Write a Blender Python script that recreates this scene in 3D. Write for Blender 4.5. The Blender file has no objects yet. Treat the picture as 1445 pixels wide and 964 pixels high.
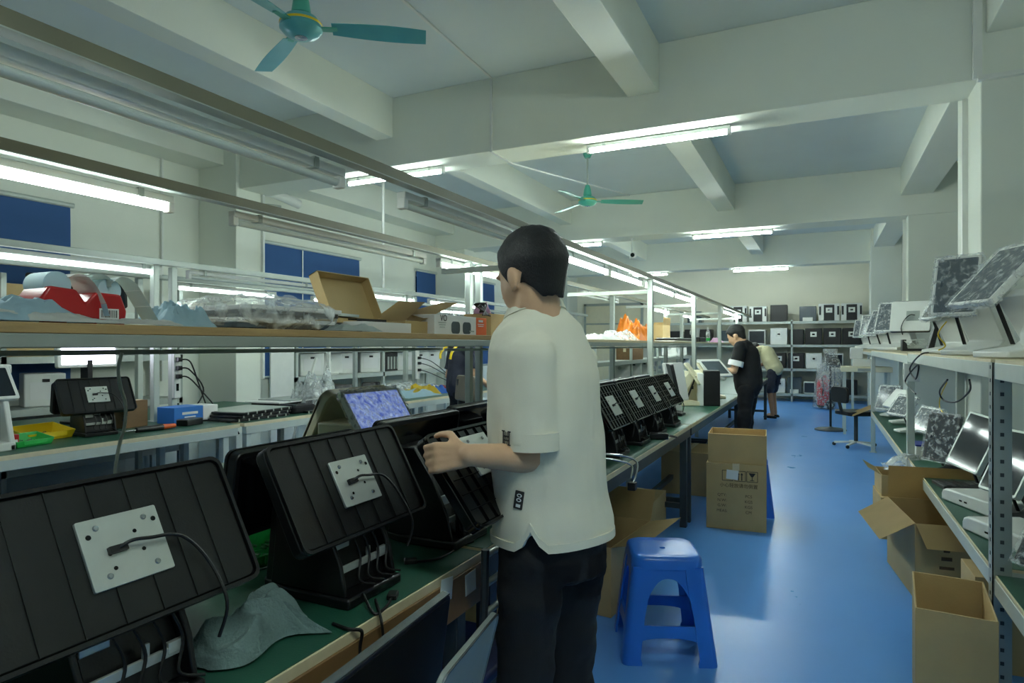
import bpy, bmesh, math, random
from mathutils import Vector, Matrix, Euler, noise
D = bpy.data
COL = bpy.context.scene.collection
R = math.radians
V = Vector
rnd = random.Random(7)
# camera solved from the photograph: aisle direction = +Y, up = +Z
CX, CY, FP, TH, CH = 722.5, 487.0, 905.0, R(25.8), 1.40
cT, sT = math.cos(TH), math.sin(TH)
def ray(px, py):
    a = (px - CX) / FP; b = (CY - py) / FP
    return V((cT*a - sT, sT*a + cT, b))
def W(px, py, d): return V((0, 0, CH)) + ray(px, py) * d
def onZ(px, py, z): r = ray(px, py); return W(px, py, (z - CH) / r.z)
def onX(px, py, x): r = ray(px, py); return W(px, py, x / r.x)
def onY(px, py, y): r = ray(px, py); return W(px, py, y / r.y)

# ---------------------------------------------------------------- mesh builder
class MB:
    def __init__(s): s.bm = bmesh.new()
    def _m(s, M): return M if M is not None else Matrix.Identity(4)
    def box(s, c, size, M=None):
        T = s._m(M) @ Matrix.Translation(V(c)) @ Matrix.Diagonal((size[0], size[1], size[2], 1))
        bmesh.ops.create_cube(s.bm, size=1, matrix=T); return s
    def bb(s, lo, hi, M=None):
        lo, hi = V(lo), V(hi); return s.box((lo+hi)/2, hi-lo, M)
    def bar(s, p0, p1, w, h, up=(0, 0, 1), M=None):
        p0, p1 = V(p0), V(p1); z = (p1-p0); L = z.length; z.normalize()
        u = V(up)
        if abs(u.dot(z)) > .98: u = V((0, 1, 0))
        x = u.cross(z).normalized(); y = z.cross(x)
        B = Matrix((x, y, z)).transposed().to_4x4(); B.translation = (p0+p1)/2
        bmesh.ops.create_cube(s.bm, size=1, matrix=s._m(M) @ B @ Matrix.Diagonal((w, h, L, 1))); return s
    def loft(s, rings, c0=True, c1=True, closed=True, M=None):
        M = s._m(M); vs = [[s.bm.verts.new(M @ V(p)) for p in r] for r in rings]
        n = len(vs[0])
        for i in range(len(vs)-1):
            for j in range(n if closed else n-1):
                k = (j+1) % n
                try: s.bm.faces.new((vs[i][j], vs[i][k], vs[i+1][k], vs[i+1][j]))
                except ValueError: pass
        if closed:
            if c0: s.bm.faces.new(list(reversed(vs[0])))
            if c1: s.bm.faces.new(vs[-1])
        return s
    def tube(s, pts, r, n=8, M=None, caps=True):
        pts = [V(p) for p in pts]; rings = []; u = None
        rr = r if isinstance(r, (list, tuple)) else [r]*len(pts)
        for i, p in enumerate(pts):
            t = (pts[min(i+1, len(pts)-1)] - pts[max(i-1, 0)]).normalized()
            if u is None:
                u = t.orthogonal().normalized()
            u = (u - t*u.dot(t))
            u = u.normalized() if u.length > 1e-6 else t.orthogonal().normalized()
            w = t.cross(u)
            rings.append([p + (u*math.cos(2*math.pi*k/n) + w*math.sin(2*math.pi*k/n))*rr[i] for k in range(n)])
        return s.loft(rings, caps, caps, M=M)
    def cyl(s, p0, p1, r0, r1=None, n=20, M=None):
        return s.tube([p0, p1], [r0, r0 if r1 is None else r1], n, M)
    def lathe(s, prof, n=24, M=None):
        return s.loft([[(r*math.cos(2*math.pi*k/n), r*math.sin(2*math.pi*k/n), z) for k in range(n)] for r, z in prof], M=M)
    def prism(s, poly, d0, d1, M=None):
        return s.loft([[(x, y, d0) for x, y in poly], [(x, y, d1) for x, y in poly]], M=M)
    def sph(s, c, r, M=None, n=16):
        r = (r, r, r) if not isinstance(r, (list, tuple)) else r
        T = s._m(M) @ Matrix.Translation(V(c)) @ Matrix.Diagonal((r[0], r[1], r[2], 1))
        bmesh.ops.create_uvsphere(s.bm, u_segments=n, v_segments=max(6, n*2//3), radius=1, matrix=T); return s
    def rslab(s, w, h, d0, d1, rad=.015, n=4, M=None):   # rounded rectangle in xy, from z=d0 to d1
        return s.prism(rrect(w, h, rad, n), d0, d1, M)
    def poly(s, pts, M=None):
        M = s._m(M); s.bm.faces.new([s.bm.verts.new(M @ V(p)) for p in pts]); return s
    def grid(s, nu, nv, f, M=None, thick=0):
        M = s._m(M); vs = [[s.bm.verts.new(M @ V(f(i/nu, j/nv))) for j in range(nv+1)] for i in range(nu+1)]
        fs = []
        for i in range(nu):
            for j in range(nv):
                fs.append(s.bm.faces.new((vs[i][j], vs[i+1][j], vs[i+1][j+1], vs[i][j+1])))
        if thick:
            bmesh.ops.solidify(s.bm, geom=fs, thickness=thick)
        return s
    def build(s, name, m, parent=None, loc=None, rot=None, bev=0, smooth=38, sub=0, seg=2):
        bmesh.ops.recalc_face_normals(s.bm, faces=s.bm.faces[:])
        me = D.meshes.new(name); s.bm.to_mesh(me); s.bm.free()
        if smooth:
            me.polygons.foreach_set('use_smooth', [True]*len(me.polygons))
            me.set_sharp_from_angle(angle=R(smooth))
        o = D.objects.new(name, me); COL.objects.link(o)
        if m is not None: me.materials.append(m)
        if parent is not None: o.parent = parent
        if loc is not None: o.location = loc
        if rot is not None: o.rotation_euler = rot
        if bev:
            b = o.modifiers.new('bevel', 'BEVEL'); b.width = bev; b.segments = seg; b.limit_method = 'ANGLE'; b.angle_limit = R(40)
        if sub:
            b = o.modifiers.new('sub', 'SUBSURF'); b.levels = sub; b.render_levels = sub
        return o
def rrect(w, h, r, n=4):
    out = []
    for cx, cy, a0 in ((w/2-r, h/2-r, 0), (-w/2+r, h/2-r, 90), (-w/2+r, -h/2+r, 180), (w/2-r, -h/2+r, 270)):
        for k in range(n+1):
            a = R(a0 + 90*k/n); out.append((cx + r*math.cos(a), cy + r*math.sin(a)))
    return out
def smoothpts(pts, n=6):
    pts = [V(p) for p in pts]; out = []
    P = [pts[0]] + pts + [pts[-1]]
    for i in range(1, len(P)-2):
        for k in range(n):
            t = k/n; a, b, c, d = P[i-1], P[i], P[i+1], P[i+2]
            out.append(.5*((2*b) + (c-a)*t + (2*a-5*b+4*c-d)*t*t + (3*b-a-3*c+d)*t**3))
    out.append(pts[-1]); return out
def T(x=0, y=0, z=0, rx=0, ry=0, rz=0):
    return Matrix.Translation((x, y, z)) @ Euler((R(rx), R(ry), R(rz)), 'XYZ').to_matrix().to_4x4()

# ---------------------------------------------------------------- tagging
def tag(o, label=None, cat=None, group=None, kind=None):
    if label: o['label'] = label
    if cat: o['category'] = cat
    if group: o['group'] = group
    if kind: o['kind'] = kind
    return o
def thing(name, label, cat, loc=(0, 0, 0), rz=0, group=None, rot=None):
    o = D.objects.new(name, None); COL.objects.link(o); o.empty_display_size = .05
    o.location = loc; o.rotation_euler = rot if rot else (0, 0, R(rz))
    return tag(o, label, cat, group)
def kids(o): return [c for c in D.objects if c.parent is o]
def copy_tree(o, parent=None):
    c = o.copy(); COL.objects.link(c)
    if parent: c.parent = parent
    for ch in kids(o): copy_tree(ch, c)
    return c
def dup(o, loc, rz=None, label=None, group=None):
    c = copy_tree(o); c.location = loc
    if rz is not None: c.rotation_euler = (0, 0, R(rz))
    if label: c['label'] = label
    if group: c['group'] = group
    return c
def struct(name, mb, m, bev=0, label=None, smooth=38):
    o = mb.build(name, m, bev=bev, smooth=smooth); o['kind'] = 'structure'
    if label: o['label'] = label
    return o

# ---------------------------------------------------------------- materials
def srgb(r, g, b):
    f = lambda c: (c/255/12.92) if c/255 <= .04045 else ((c/255+.055)/1.055)**2.4
    return (f(r), f(g), f(b), 1)
def mat(name, col, rough=.5, metal=0, var=.12, scale=6, bump=0, bscale=40, spec=.5, coat=0, stretch=None, col2=None):
    m = D.materials.new(name); m.use_nodes = True; nt = m.node_tree; N, L = nt.nodes, nt.links
    p = N['Principled BSDF']; c = srgb(*col)
    p.inputs['Roughness'].default_value = rough; p.inputs['Metallic'].default_value = metal
    p.inputs['Specular IOR Level'].default_value = spec
    if coat: p.inputs['Coat Weight'].default_value = coat; p.inputs['Coat Roughness'].default_value = .08
    tc = N.new('ShaderNodeTexCoord'); mp = N.new('ShaderNodeMapping'); L.new(tc.outputs['Object'], mp.inputs['Vector'])
    if stretch: mp.inputs['Scale'].default_value = stretch
    nz = N.new('ShaderNodeTexNoise'); nz.inputs['Scale'].default_value = scale; nz.inputs['Detail'].default_value = 5
    L.new(mp.outputs['Vector'], nz.inputs['Vector'])
    rp = N.new('ShaderNodeValToRGB'); rp.color_ramp.elements[0].position = .3; rp.color_ramp.elements[1].position = .72
    d = srgb(*col2) if col2 else tuple(x*(1-var) for x in c[:3]) + (1,)
    rp.color_ramp.elements[0].color = d; rp.color_ramp.elements[1].color = c
    L.new(nz.outputs['Fac'], rp.inputs['Fac']); L.new(rp.outputs['Color'], p.inputs['Base Color'])
    if bump:
        n2 = N.new('ShaderNodeTexNoise'); n2.inputs['Scale'].default_value = bscale; n2.inputs['Detail'].default_value = 4
        L.new(mp.outputs['Vector'], n2.inputs['Vector'])
        b = N.new('ShaderNodeBump'); b.inputs['Strength'].default_value = bump; b.inputs['Distance'].default_value = .01
        L.new(n2.outputs['Fac'], b.inputs['Height']); L.new(b.outputs['Normal'], p.inputs['Normal'])
    return m
def emit(name, col, strength):
    m = D.materials.new(name); m.use_nodes = True; p = m.node_tree.nodes['Principled BSDF']
    p.inputs['Base Color'].default_value = srgb(*col); p.inputs['Emission Color'].default_value = srgb(*col)
    p.inputs['Emission Strength'].default_value = strength; return m
def film(name, tint=(235, 240, 240), alpha=.22, rough=.1, bump=1.0, bscale=34):
    # crinkled polythene: mostly see-through, crease highlights painted in as denser white spots
    m = D.materials.new(name); m.use_nodes = True; nt = m.node_tree; N, L = nt.nodes, nt.links
    p = N['Principled BSDF']; p.inputs['Base Color'].default_value = srgb(*tint)
    p.inputs['Roughness'].default_value = rough; p.inputs['Specular IOR Level'].default_value = .9
    tc = N.new('ShaderNodeTexCoord')
    nz = N.new('ShaderNodeTexNoise'); nz.inputs['Scale'].default_value = bscale; nz.inputs['Detail'].default_value = 6; nz.inputs['Distortion'].default_value = .35
    L.new(tc.outputs['Object'], nz.inputs['Vector'])
    b = N.new('ShaderNodeBump'); b.inputs['Strength'].default_value = bump; b.inputs['Distance'].default_value = .02
    L.new(nz.outputs['Fac'], b.inputs['Height']); L.new(b.outputs['Normal'], p.inputs['Normal'])
    mr = N.new('ShaderNodeMapRange'); mr.inputs['From Min'].default_value = .48; mr.inputs['From Max'].default_value = .66
    mr.inputs['To Min'].default_value = alpha*.45; mr.inputs['To Max'].default_value = min(1, alpha*2.4)
    L.new(nz.outputs['Fac'], mr.inputs['Value']); L.new(mr.outputs['Result'], p.inputs['Alpha'])
    return m
M = {}
M['paint'] = mat('wall_paint', (230, 234, 222), .75, var=.06, scale=1.3, bump=.08, bscale=60)
M['ceil'] = mat('ceiling_paint', (222, 231, 230), .8, var=.06, scale=1.1, bump=.06, bscale=50)
M['cream'] = mat('cream_wall_paint', (243, 241, 222), .75, var=.06, scale=1.2, bump=.08, bscale=60)
M['steel'] = mat('painted_steel', (196, 204, 196), .42, .15, .08, 8)
M['galv'] = mat('grey_steel', (172, 180, 174), .38, .35, .1, 10)
M['khaki'] = mat('khaki_rail_paint', (116, 114, 94), .45, .1, .08, 5)
M['dsteel'] = mat('dark_steel', (62, 70, 74), .45, .3, .15, 9)
M['green'] = mat('green_bench_mat', (36, 86, 67), .42, var=.16, scale=5, bump=.05, bscale=200)
M['wood'] = mat('plank_wood', (196, 162, 110), .55, var=.3, scale=6, stretch=(9, .7, 9), bump=.1)
M['edge'] = mat('pale_board_edge', (222, 208, 172), .55, var=.12, scale=20)
M['apron'] = mat('brown_board', (128, 96, 58), .6, var=.22, scale=5, stretch=(4, 1, 4))
M['black'] = mat('black_plastic', (17, 18, 20), .36, var=.25, scale=14, bump=.05, bscale=240)
M['gridshell'] = mat('glossy_moulded_black', (15, 16, 18), .16, var=.2, scale=10)
M['blackg'] = mat('glossy_black', (10, 11, 13), .12, var=.2, scale=8)
M['blackt'] = mat('dark_casing', (18, 19, 20), .36, var=.2, scale=14, bump=.05, bscale=260)
M['rubber'] = mat('black_cable', (14, 14, 15), .5, var=.2)
M['screen2'] = mat('smoky_screen', (52, 60, 64), .07, var=.25, scale=4)
M['plate'] = mat('steel_plate', (212, 216, 210), .32, .55, .08, 18)
M['white'] = mat('white_plastic', (228, 230, 224), .35, var=.06, scale=9)
M['ivory'] = mat('ivory_plastic', (232, 224, 192), .4, var=.06, scale=9)
M['screen'] = mat('dark_screen', (36, 44, 52), .1, var=.3, scale=3)
M['bscreen'] = mat('blue_screen_glare', (190, 212, 246), .2, var=.6, scale=34, col2=(66, 92, 190))
M['gscreen'] = mat('grey_screen', (84, 95, 101), .12, var=.25, scale=4)
M['kraft'] = mat('kraft_cardboard', (200, 172, 120), .7, var=.14, scale=5, bump=.06, bscale=90)
M['kraftd'] = mat('kraft_inside', (184, 152, 100), .75, var=.14, scale=5, bump=.06, bscale=90)
M['bluep'] = mat('blue_plastic', (44, 120, 222), .28, var=.1, scale=5)
M['redp'] = mat('red_plastic', (186, 32, 36), .3, var=.14, scale=6)
M['greenp'] = mat('green_plastic', (40, 176, 78), .35, var=.1, scale=8)
M['yellowp'] = mat('yellow_plastic', (232, 200, 30), .35, var=.1, scale=8)
M['fan'] = mat('fan_green_enamel', (86, 182, 158), .3, .1, .08, 8)
M['fanb'] = mat('fan_blue_enamel', (92, 176, 180), .3, .1, .08, 8)
M['blind'] = mat('blue_blind', (80, 128, 196), .7, var=.08, scale=3, bump=.04, bscale=120)
M['paper'] = mat('white_paper', (238, 240, 236), .7, var=.04)
M['bluepaper'] = mat('blue_backing_paper', (196, 226, 238), .6, var=.06)
M['greypaper'] = mat('grey_label_paper', (206, 218, 214), .6, var=.08)
M['ink'] = mat('print_ink', (48, 46, 44), .7, var=.1)
M['inkb'] = mat('faded_box_print', (84, 64, 40), .75, var=.2, scale=40)
M['orange'] = mat('orange_film', (244, 150, 40), .35, var=.14, scale=14, bump=.4, bscale=20)
M['rag'] = mat('grey_green_rag', (158, 186, 184), .9, var=.2, scale=9, bump=.35, bscale=160)
M['skin'] = mat('skin', (222, 178, 142), .5, var=.1, scale=18, bump=.05, bscale=160)
M['skin2'] = mat('tanned_skin', (176, 130, 96), .5, var=.1, scale=18)
M['hair'] = mat('black_hair', (16, 15, 16), .5, var=.3, scale=40, stretch=(6, 6, 1), bump=.6, bscale=90)
M['tee'] = mat('white_tshirt', (238, 234, 214), .9, var=.05, scale=4, bump=.12, bscale=420)
M['denim'] = mat('black_denim', (22, 24, 28), .85, var=.35, scale=7, bump=.2, bscale=300)
M['blackc'] = mat('black_cotton', (20, 21, 25), .9, var=.2, scale=7, bump=.1, bscale=300)
M['beigec'] = mat('beige_cotton', (204, 198, 160), .9, var=.08, scale=6, bump=.1, bscale=300)
M['navyc'] = mat('navy_cotton', (46, 50, 64), .9, var=.2, scale=6, bump=.1, bscale=300)
M['film'] = film('clear_polythene')
M['film2'] = film('milky_polythene', alpha=.6, bscale=14)
M['glass'] = mat('dark_window_glass', (22, 26, 28), .08, var=.1)
M['foam'] = mat('brown_vinyl', (112, 104, 90), .6, var=.12, scale=8)
M['pink'] = mat('pink_paper', (232, 190, 222), .6, var=.06)
M['boardw'] = mat('printed_white_card', (232, 232, 230), .5, var=.04)
M['boardo'] = mat('printed_orange_card', (232, 104, 44), .5, var=.06)
M['boardb'] = mat('printed_blue_card', (44, 120, 206), .5, var=.06)
M['chrome'] = mat('bare_metal', (180, 184, 186), .25, .9, .1, 12)
M['pcb'] = mat('circuit_board', (28, 74, 52), .5, var=.4, scale=50)
TUBE = emit('lit_tube', (236, 253, 249), 26.0)
TUBER = emit('lit_bench_tube', (236, 253, 249), 9.0)
TUBEC = emit('lit_left_ceiling_tube', (236, 253, 249), 10.0)
TUBEM = emit('lit_middle_rail_tube', (236, 253, 249), 8.0)
TUBEL = emit('lit_left_row_tube', (236, 253, 249), 1.9)
SCR = emit('lit_white_screen', (226, 226, 248), 1.3)
M['deadtube'] = mat('unlit_tube', (214, 222, 216), .2, var=.05)
# ================================================================ the room
ZC, ZB, ZS = 3.87, 3.19, 3.47
XL, XR, YB, YF = -6.62, 2.2, 18.2, -4.2
def floor_mat():
    m = mat('blue_epoxy_floor', (98, 164, 240), .2, var=.06, scale=.9, col2=(90, 156, 234), spec=.5)
    nt = m.node_tree; N, L = nt.nodes, nt.links; p = N['Principled BSDF']
    tc = N.new('ShaderNodeTexCoord'); nz = N.new('ShaderNodeTexNoise'); nz.inputs['Scale'].default_value = 2.2; nz.inputs['Detail'].default_value = 8
    L.new(tc.outputs['Object'], nz.inputs['Vector'])
    mr = N.new('ShaderNodeMapRange'); mr.inputs['To Min'].default_value = .24; mr.inputs['To Max'].default_value = .36
    L.new(nz.outputs['Fac'], mr.inputs['Value']); L.new(mr.outputs['Result'], p.inputs['Roughness'])
    n2 = N.new('ShaderNodeTexNoise'); n2.inputs['Scale'].default_value = 60; L.new(tc.outputs['Object'], n2.inputs['Vector'])
    b = N.new('ShaderNodeBump'); b.inputs['Strength'].default_value = .06; L.new(n2.outputs['Fac'], b.inputs['Height']); L.new(b.outputs['Normal'], p.inputs['Normal'])
    return m
struct('floor', MB().bb((XL-.3, YF-.2, -.15), (XR+.3, YB+.3, 0)), floor_mat(), label='glossy blue painted epoxy floor')
struct('ceiling', MB().bb((XL-.3, YF-.2, ZC), (XR+.3, YB+.3, ZC+.15)), M['ceil'], label='pale grey painted concrete ceiling')
struct('wall_back', MB().bb((XL-.3, YB, 0), (XR+.3, YB+.2, ZC)), M['cream'])
struct('wall_front', MB().bb((XL-.3, YF-.2, 0), (XR+.3, YF, ZC)), M['paint'])
struct('wall_right', MB().bb((XR, YF, 0), (XR+.2, YB, ZC)), M['paint'])
# left wall with window openings closed by blue blinds
wins = [(.9, 3.73), (6.16, 8.06), (9.69, 10.28), (11.9, 12.7)]
wl = MB(); y0 = YF
for a, b in wins:
    wl.bb((XL-.2, y0, 0), (XL, a, ZC)); wl.bb((XL-.2, a, 0), (XL, b, .95)); wl.bb((XL-.2, a, 2.72), (XL, b, ZC)); y0 = b
wl.bb((XL-.2, y0, 0), (XL, YB, ZC))
struct('wall_left', wl, M['paint'])
for i, (a, b) in enumerate(wins):
    w = thing('window_%d' % (i+1), None, None, (XL-.1, (a+b)/2, 0)); w['kind'] = 'structure'
    h = (b-a)/2
    MB().bb((-.06, -h, .95), (-.045, h, 2.72)).build('window_glass', M['glass'], w)
    f = MB()
    for z in (.97, 2.70): f.bb((-.08, -h, z-.03), (-.02, h, z+.03))
    for y in ((-h, -h+.05), (h-.05, h)) + (((-.025, .025),) if h > .6 else ()): f.bb((-.08, y[0], .95), (-.02, y[1], 2.72))
    f.build('window_frame', M['steel'], w, bev=.004)
lab = ['wide blue roller blind near the left edge, above the tape shelf', 'wide blue roller blind with a vertical seam behind the second lamp rail',
       'narrow blue roller blind on the far left wall', 'blue roller blind glimpsed behind the paired grey posts']
for i, (a, b) in enumerate(wins):
    t = thing('roller_blind', lab[i], 'blind', (XL+.03, (a+b)/2, 0)); h = (b-a)/2 + .02
    n = 14
    def fcloth(u, v, h=h): return (.012*math.sin(v*9) * .5, -h + 2*h*u, 2.745 - v*(2.745-.98))
    sh = MB().grid(12, 10, fcloth, thick=.003)
    sh.build('blind_cloth', M['blind'], t)
    MB().cyl((0, -h-.03, 2.76), (0, h+.03, 2.76), .025, n=14).build('roller_tube', M['steel'], t)
    MB().cyl((0, -h, .98), (0, h, .98), .012, n=8).build('bottom_bar', M['steel'], t)
    if i == 1:
        MB().bb((.012, -.28, 1.26), (.018, -.262, 2.73)).build('seam_strip', M['white'], t)
# beams
for i, (y, wd) in enumerate(((.08, .42), (5.25, .42), (10.34, .5), (15.6, .42))):
    struct('beam_cross.%03d' % i, MB().bb((XL, y, ZB), (XR, y+wd, ZC)), M['paint'], bev=.006)
ys = [(YF, .08), (.5, 5.25), (5.67, 10.34), (10.84, 15.6), (16.02, YB)]
for i, (xa, xb) in enumerate(((-1.46, -1.2), (-4.06, -3.86))):
    for k, (a, b) in enumerate(ys):
        struct('beam_long.%03d' % (i*10+k), MB().bb((xa, a, ZS), (xb, b, ZC)), M['paint'], bev=.005)
for k, (a, b) in enumerate(ys):
    struct('beam_right.%03d' % k, MB().bb((.98, a, ZS), (1.36, b, ZC)), M['paint'], bev=.005)
    struct('beam_left.%03d' % k, MB().bb((XL, a, ZS), (-6.2, b, ZC)), M['paint'], bev=.005)
# columns
for i, (x0, x1, y0, y1) in enumerate(((.95, 1.6, 5.2, 6.0), (1.07, 1.72, 10.36, 11.0), (.93, 1.5, 15.5, 16.1), (.95, 1.6, .1, .6))):
    struct('column_right.%03d' % i, MB().bb((x0, y0, 0), (x1, y1, ZC)), M['paint'], bev=.008)
for i, y in enumerate((.1, 5.2, 10.38, 15.5)):
    struct('column_left.%03d' % i, MB().bb((XL, y, 0), (-6.0, y+.36, ZC)), M['paint'], bev=.008)
# dark openings in the right wall between the columns
for i, (a, b) in enumerate(((7.0, 9.8), (11.4, 15.0))):
    o = MB().bb((XR-.02, a, 1.0 if i else .1), (XR+.001, b, 2.9)).build('window_%d' % (i+5), M['glass']); o['kind'] = 'structure'
    f = MB()
    for y in (a, (a+b)/2, b): f.bb((XR-.05, y-.03, .1), (XR+.001, y+.03, 2.93))
    for z in (.1, 2.9): f.bb((XR-.05, a, z-.03), (XR+.001, b, z+.03))
    f.build('window_frame', M['steel'], o)
# back doorway panel
d = thing('door_1', None, None, (-6.05, YB-.03, 0)); d['kind'] = 'structure'
p0, p1 = onY(828, 430, YB), onY(905, 430, YB)
xm = (p0.x+p1.x)/2; hw = (p1.x-p0.x)/2; d.location.x = xm
MB().bb((-hw, -.02, 0), (hw, .01, 2.55)).build('door_leaf', M['ivory'], d)
f = MB(); f.bb((-hw-.06, -.05, 0), (-hw, .02, 2.61)); f.bb((hw, -.05, 0), (hw+.06, .02, 2.61)); f.bb((-hw-.06, -.05, 2.55), (hw+.06, .02, 2.62)); f.bb((-hw, -.04, 2.0), (hw, .02, 2.04))
f.build('door_frame', M['galv'], d)
# cable trunking on ceiling, beam and columns
def trunk(name, pts, w=.022):
    mb = MB()
    for a, b in zip(pts[:-1], pts[1:]): mb.bar(a, b, w, w*.6)
    o = mb.build(name, M['white']); o['kind'] = 'structure'; return o
a0 = onZ(566, -2, ZC-.008); c0 = onY(693, 108, 5.24)
trunk('trim_1', [a0, (c0.x, 5.24, ZC-.008), (c0.x, 5.24, ZB-.006), (c0.x, 5.68, ZB-.006), (c0.x-.1, 10.33, ZC-.01)])
trunk('trim_2', [(.94, 5.62, 1.4), (.94, 5.62, ZB-.01)], .05)
trunk('trim_3', [(1.06, 10.6, 1.0), (1.06, 10.6, ZB-.01)], .06)
trunk('trim_4', [(.93, 5.2-.012, ZC-.02), (.93, 5.188, ZB-.02), (1.3, 5.188, ZB-.02), (1.3, 5.188, ZC-.02)], .05)
trunk('trim_5', [(-5.98, 5.57, 1.0), (-5.98, 5.57, ZB-.01)], .04)
trunk('trim_6', [(XL+.02, 4.72, 1.0), (XL+.02, 4.72, ZS)], .03)
# ---- camera
cam = D.cameras.new('camera'); cam.sensor_width = 36; cam.lens = FP/1445*36; cam.shift_y = (487-482)/1445
cam.clip_start = .02
co = D.objects.new('camera', cam); COL.objects.link(co); co.location = (0, 0, CH); co.rotation_euler = (R(90), 0, TH)
sc = bpy.context.scene; sc.camera = co
sc.view_settings.view_transform = 'Standard'; sc.view_settings.look = 'None'; sc.view_settings.gamma = 1
sc.view_settings.exposure = 2.75; sc.view_settings.use_curve_mapping = False
sc.cycles.use_denoising = True; sc.cycles.max_bounces = 8; sc.cycles.transparent_max_bounces = 16
sc.cycles.caustics_reflective = False; sc.cycles.caustics_refractive = False; sc.cycles.sample_clamp_indirect = 4
w = D.worlds.new('world'); sc.world = w; w.use_nodes = True
w.node_tree.nodes['Background'].inputs[0].default_value = (.55, .65, .7, 1); w.node_tree.nodes['Background'].inputs[1].default_value = .1
# ================================================================ lamps, rails, benches, shelves
def tube_lamp(name, label, group, p0, p1, lit=True, tm=None):
    """batten fitting between two points (world), lying under its support"""
    p0, p1 = V(p0), V(p1); c = (p0+p1)/2; L = (p1-p0).length; ang = math.degrees(math.atan2(p1.y-p0.y, p1.x-p0.x))
    t = thing(name, label, 'lamp', c, ang, group)
    MB().bb((-L/2, -.024, .022), (L/2, .024, .055)).build('housing', M['white'], t, bev=.004)
    MB().cyl((-L/2+.03, 0, 0), (L/2-.03, 0, 0), .015, n=14).build('tube', (tm or TUBE) if lit else M['deadtube'], t)
    for sx in (-1, 1):
        MB().bb((sx*L/2-.012*sx-.015, -.02, -.02), (sx*L/2-.012*sx+.015, .02, .03)).build('end_cap', M['white'], t, bev=.004)
        MB().bb((sx*(L/2-.16)-.012, -.028, .02), (sx*(L/2-.16)+.012, .028, .06)).build('clip', M['galv'], t)
    return t
ZL = 3.13
rows = [(.29, 'unseen beam behind the camera'), (5.46, 'nearest ceiling beam'), (10.6, 'second ceiling beam'), (15.8, 'farthest ceiling beam')]  # the tube behind the camera is added, to light aisle and right shelving
for y, nm in rows:
    for x, side in (((-1.28, 'above the aisle'), (-4.0, 'above the left work row')) if y > 1 else ((.45, 'added to light the right shelving'),)):
        tube_lamp('ceiling_tube_lamp', 'bright tube lamp under the %s, %s' % (nm, side), 'tube lamps under the cross beams', (x-.61, y, ZL), (x+.61, y, ZL), True, TUBE if x > -2 else TUBEC)
# lamp rails: (x, z_top, y0, y1) with fittings (y0, y1, lit)
rails = [
 (-1.6, 2.128, -1.2, 17.0, 'long khaki steel lamp rail above the near bench', [(.3, 1.93, 0), (2.32, 3.95, 0), (4.25, 5.32, 1), (5.36, 6.44, 1), (6.55, 8.0, 1), (8.05, 9.5, 1), (12.4, 13.75, 1), (13.85, 15.2, 1)]),
 (-2.6, 2.128, -1.2, 17.0, 'khaki steel lamp rail behind the wooden plank shelf', [(.2, 1.95, 1), (2.28, 4.0, 0), (4.2, 5.2, 1), (5.25, 6.3, 1), (7.5, 9.0, 0), (11.2, 12.4, 1), (13.6, 15.0, 1)]),
 (-4.85, 2.10, -.5, 14.0, 'grey steel lamp rail over the front of the left row', [(1.9, 3.5, 1), (3.75, 5.3, 0), (5.6, 7.1, 1), (7.5, 9.0, 1), (10.5, 12.0, 1)]),
 (-5.75, 2.08, -.5, 14.0, 'grey steel lamp rail nearest the blue blinds', [(1.2, 2.7, 1), (4.3, 5.6, 1), (6.2, 7.5, 1), (9.2, 10.4, 1)]),
]
where = {-1.6: 'the near bench rail', -2.6: 'the rail behind the plank shelf', -4.85: 'the front rail of the left row', -5.75: 'the rail nearest the blinds'}
order = ['first', 'second', 'third', 'fourth', 'fifth', 'sixth', 'seventh', 'eighth']
for x, z, y0, y1, lb, lamps in rails:
    t = thing('lamp_rail', lb, 'rail', (x, y0, z), 0, 'lamp rails over the benches')
    L = y1-y0
    MB().bb((-.02, 0, -.045), (.02, L, 0)).build('channel', M['khaki'] if x > -3 else M['galv'], t, bev=.003)
    lip = MB(); lip.bb((-.026, 0, -.049), (.026, L, -.045)); lip.build('lower_lip', M['galv'], t)
    for k, (a, b, lit) in enumerate(lamps):
        tube_lamp('rail_tube_lamp', '%s tube lamp, %s along %s' % ('glowing' if lit else 'unlit clear', order[k], where[x]), 'tube lamps on the bench rails', (x-.062, a, z-.11), (x-.062, b, z-.11), lit, TUBER if x > -2 else TUBEM if x > -3 else TUBEL)
# hanging rod and posts
MB().cyl((0, 0, 0), (0, 0, ZC-2.1), .017, n=10).build('hanging_rod', M['white'], None, loc=(-4.85, 6.4, 2.1))
tag(D.objects['hanging_rod'], 'thin white vertical rod hanging from the ceiling to the left lamp rail', 'rod')
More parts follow.
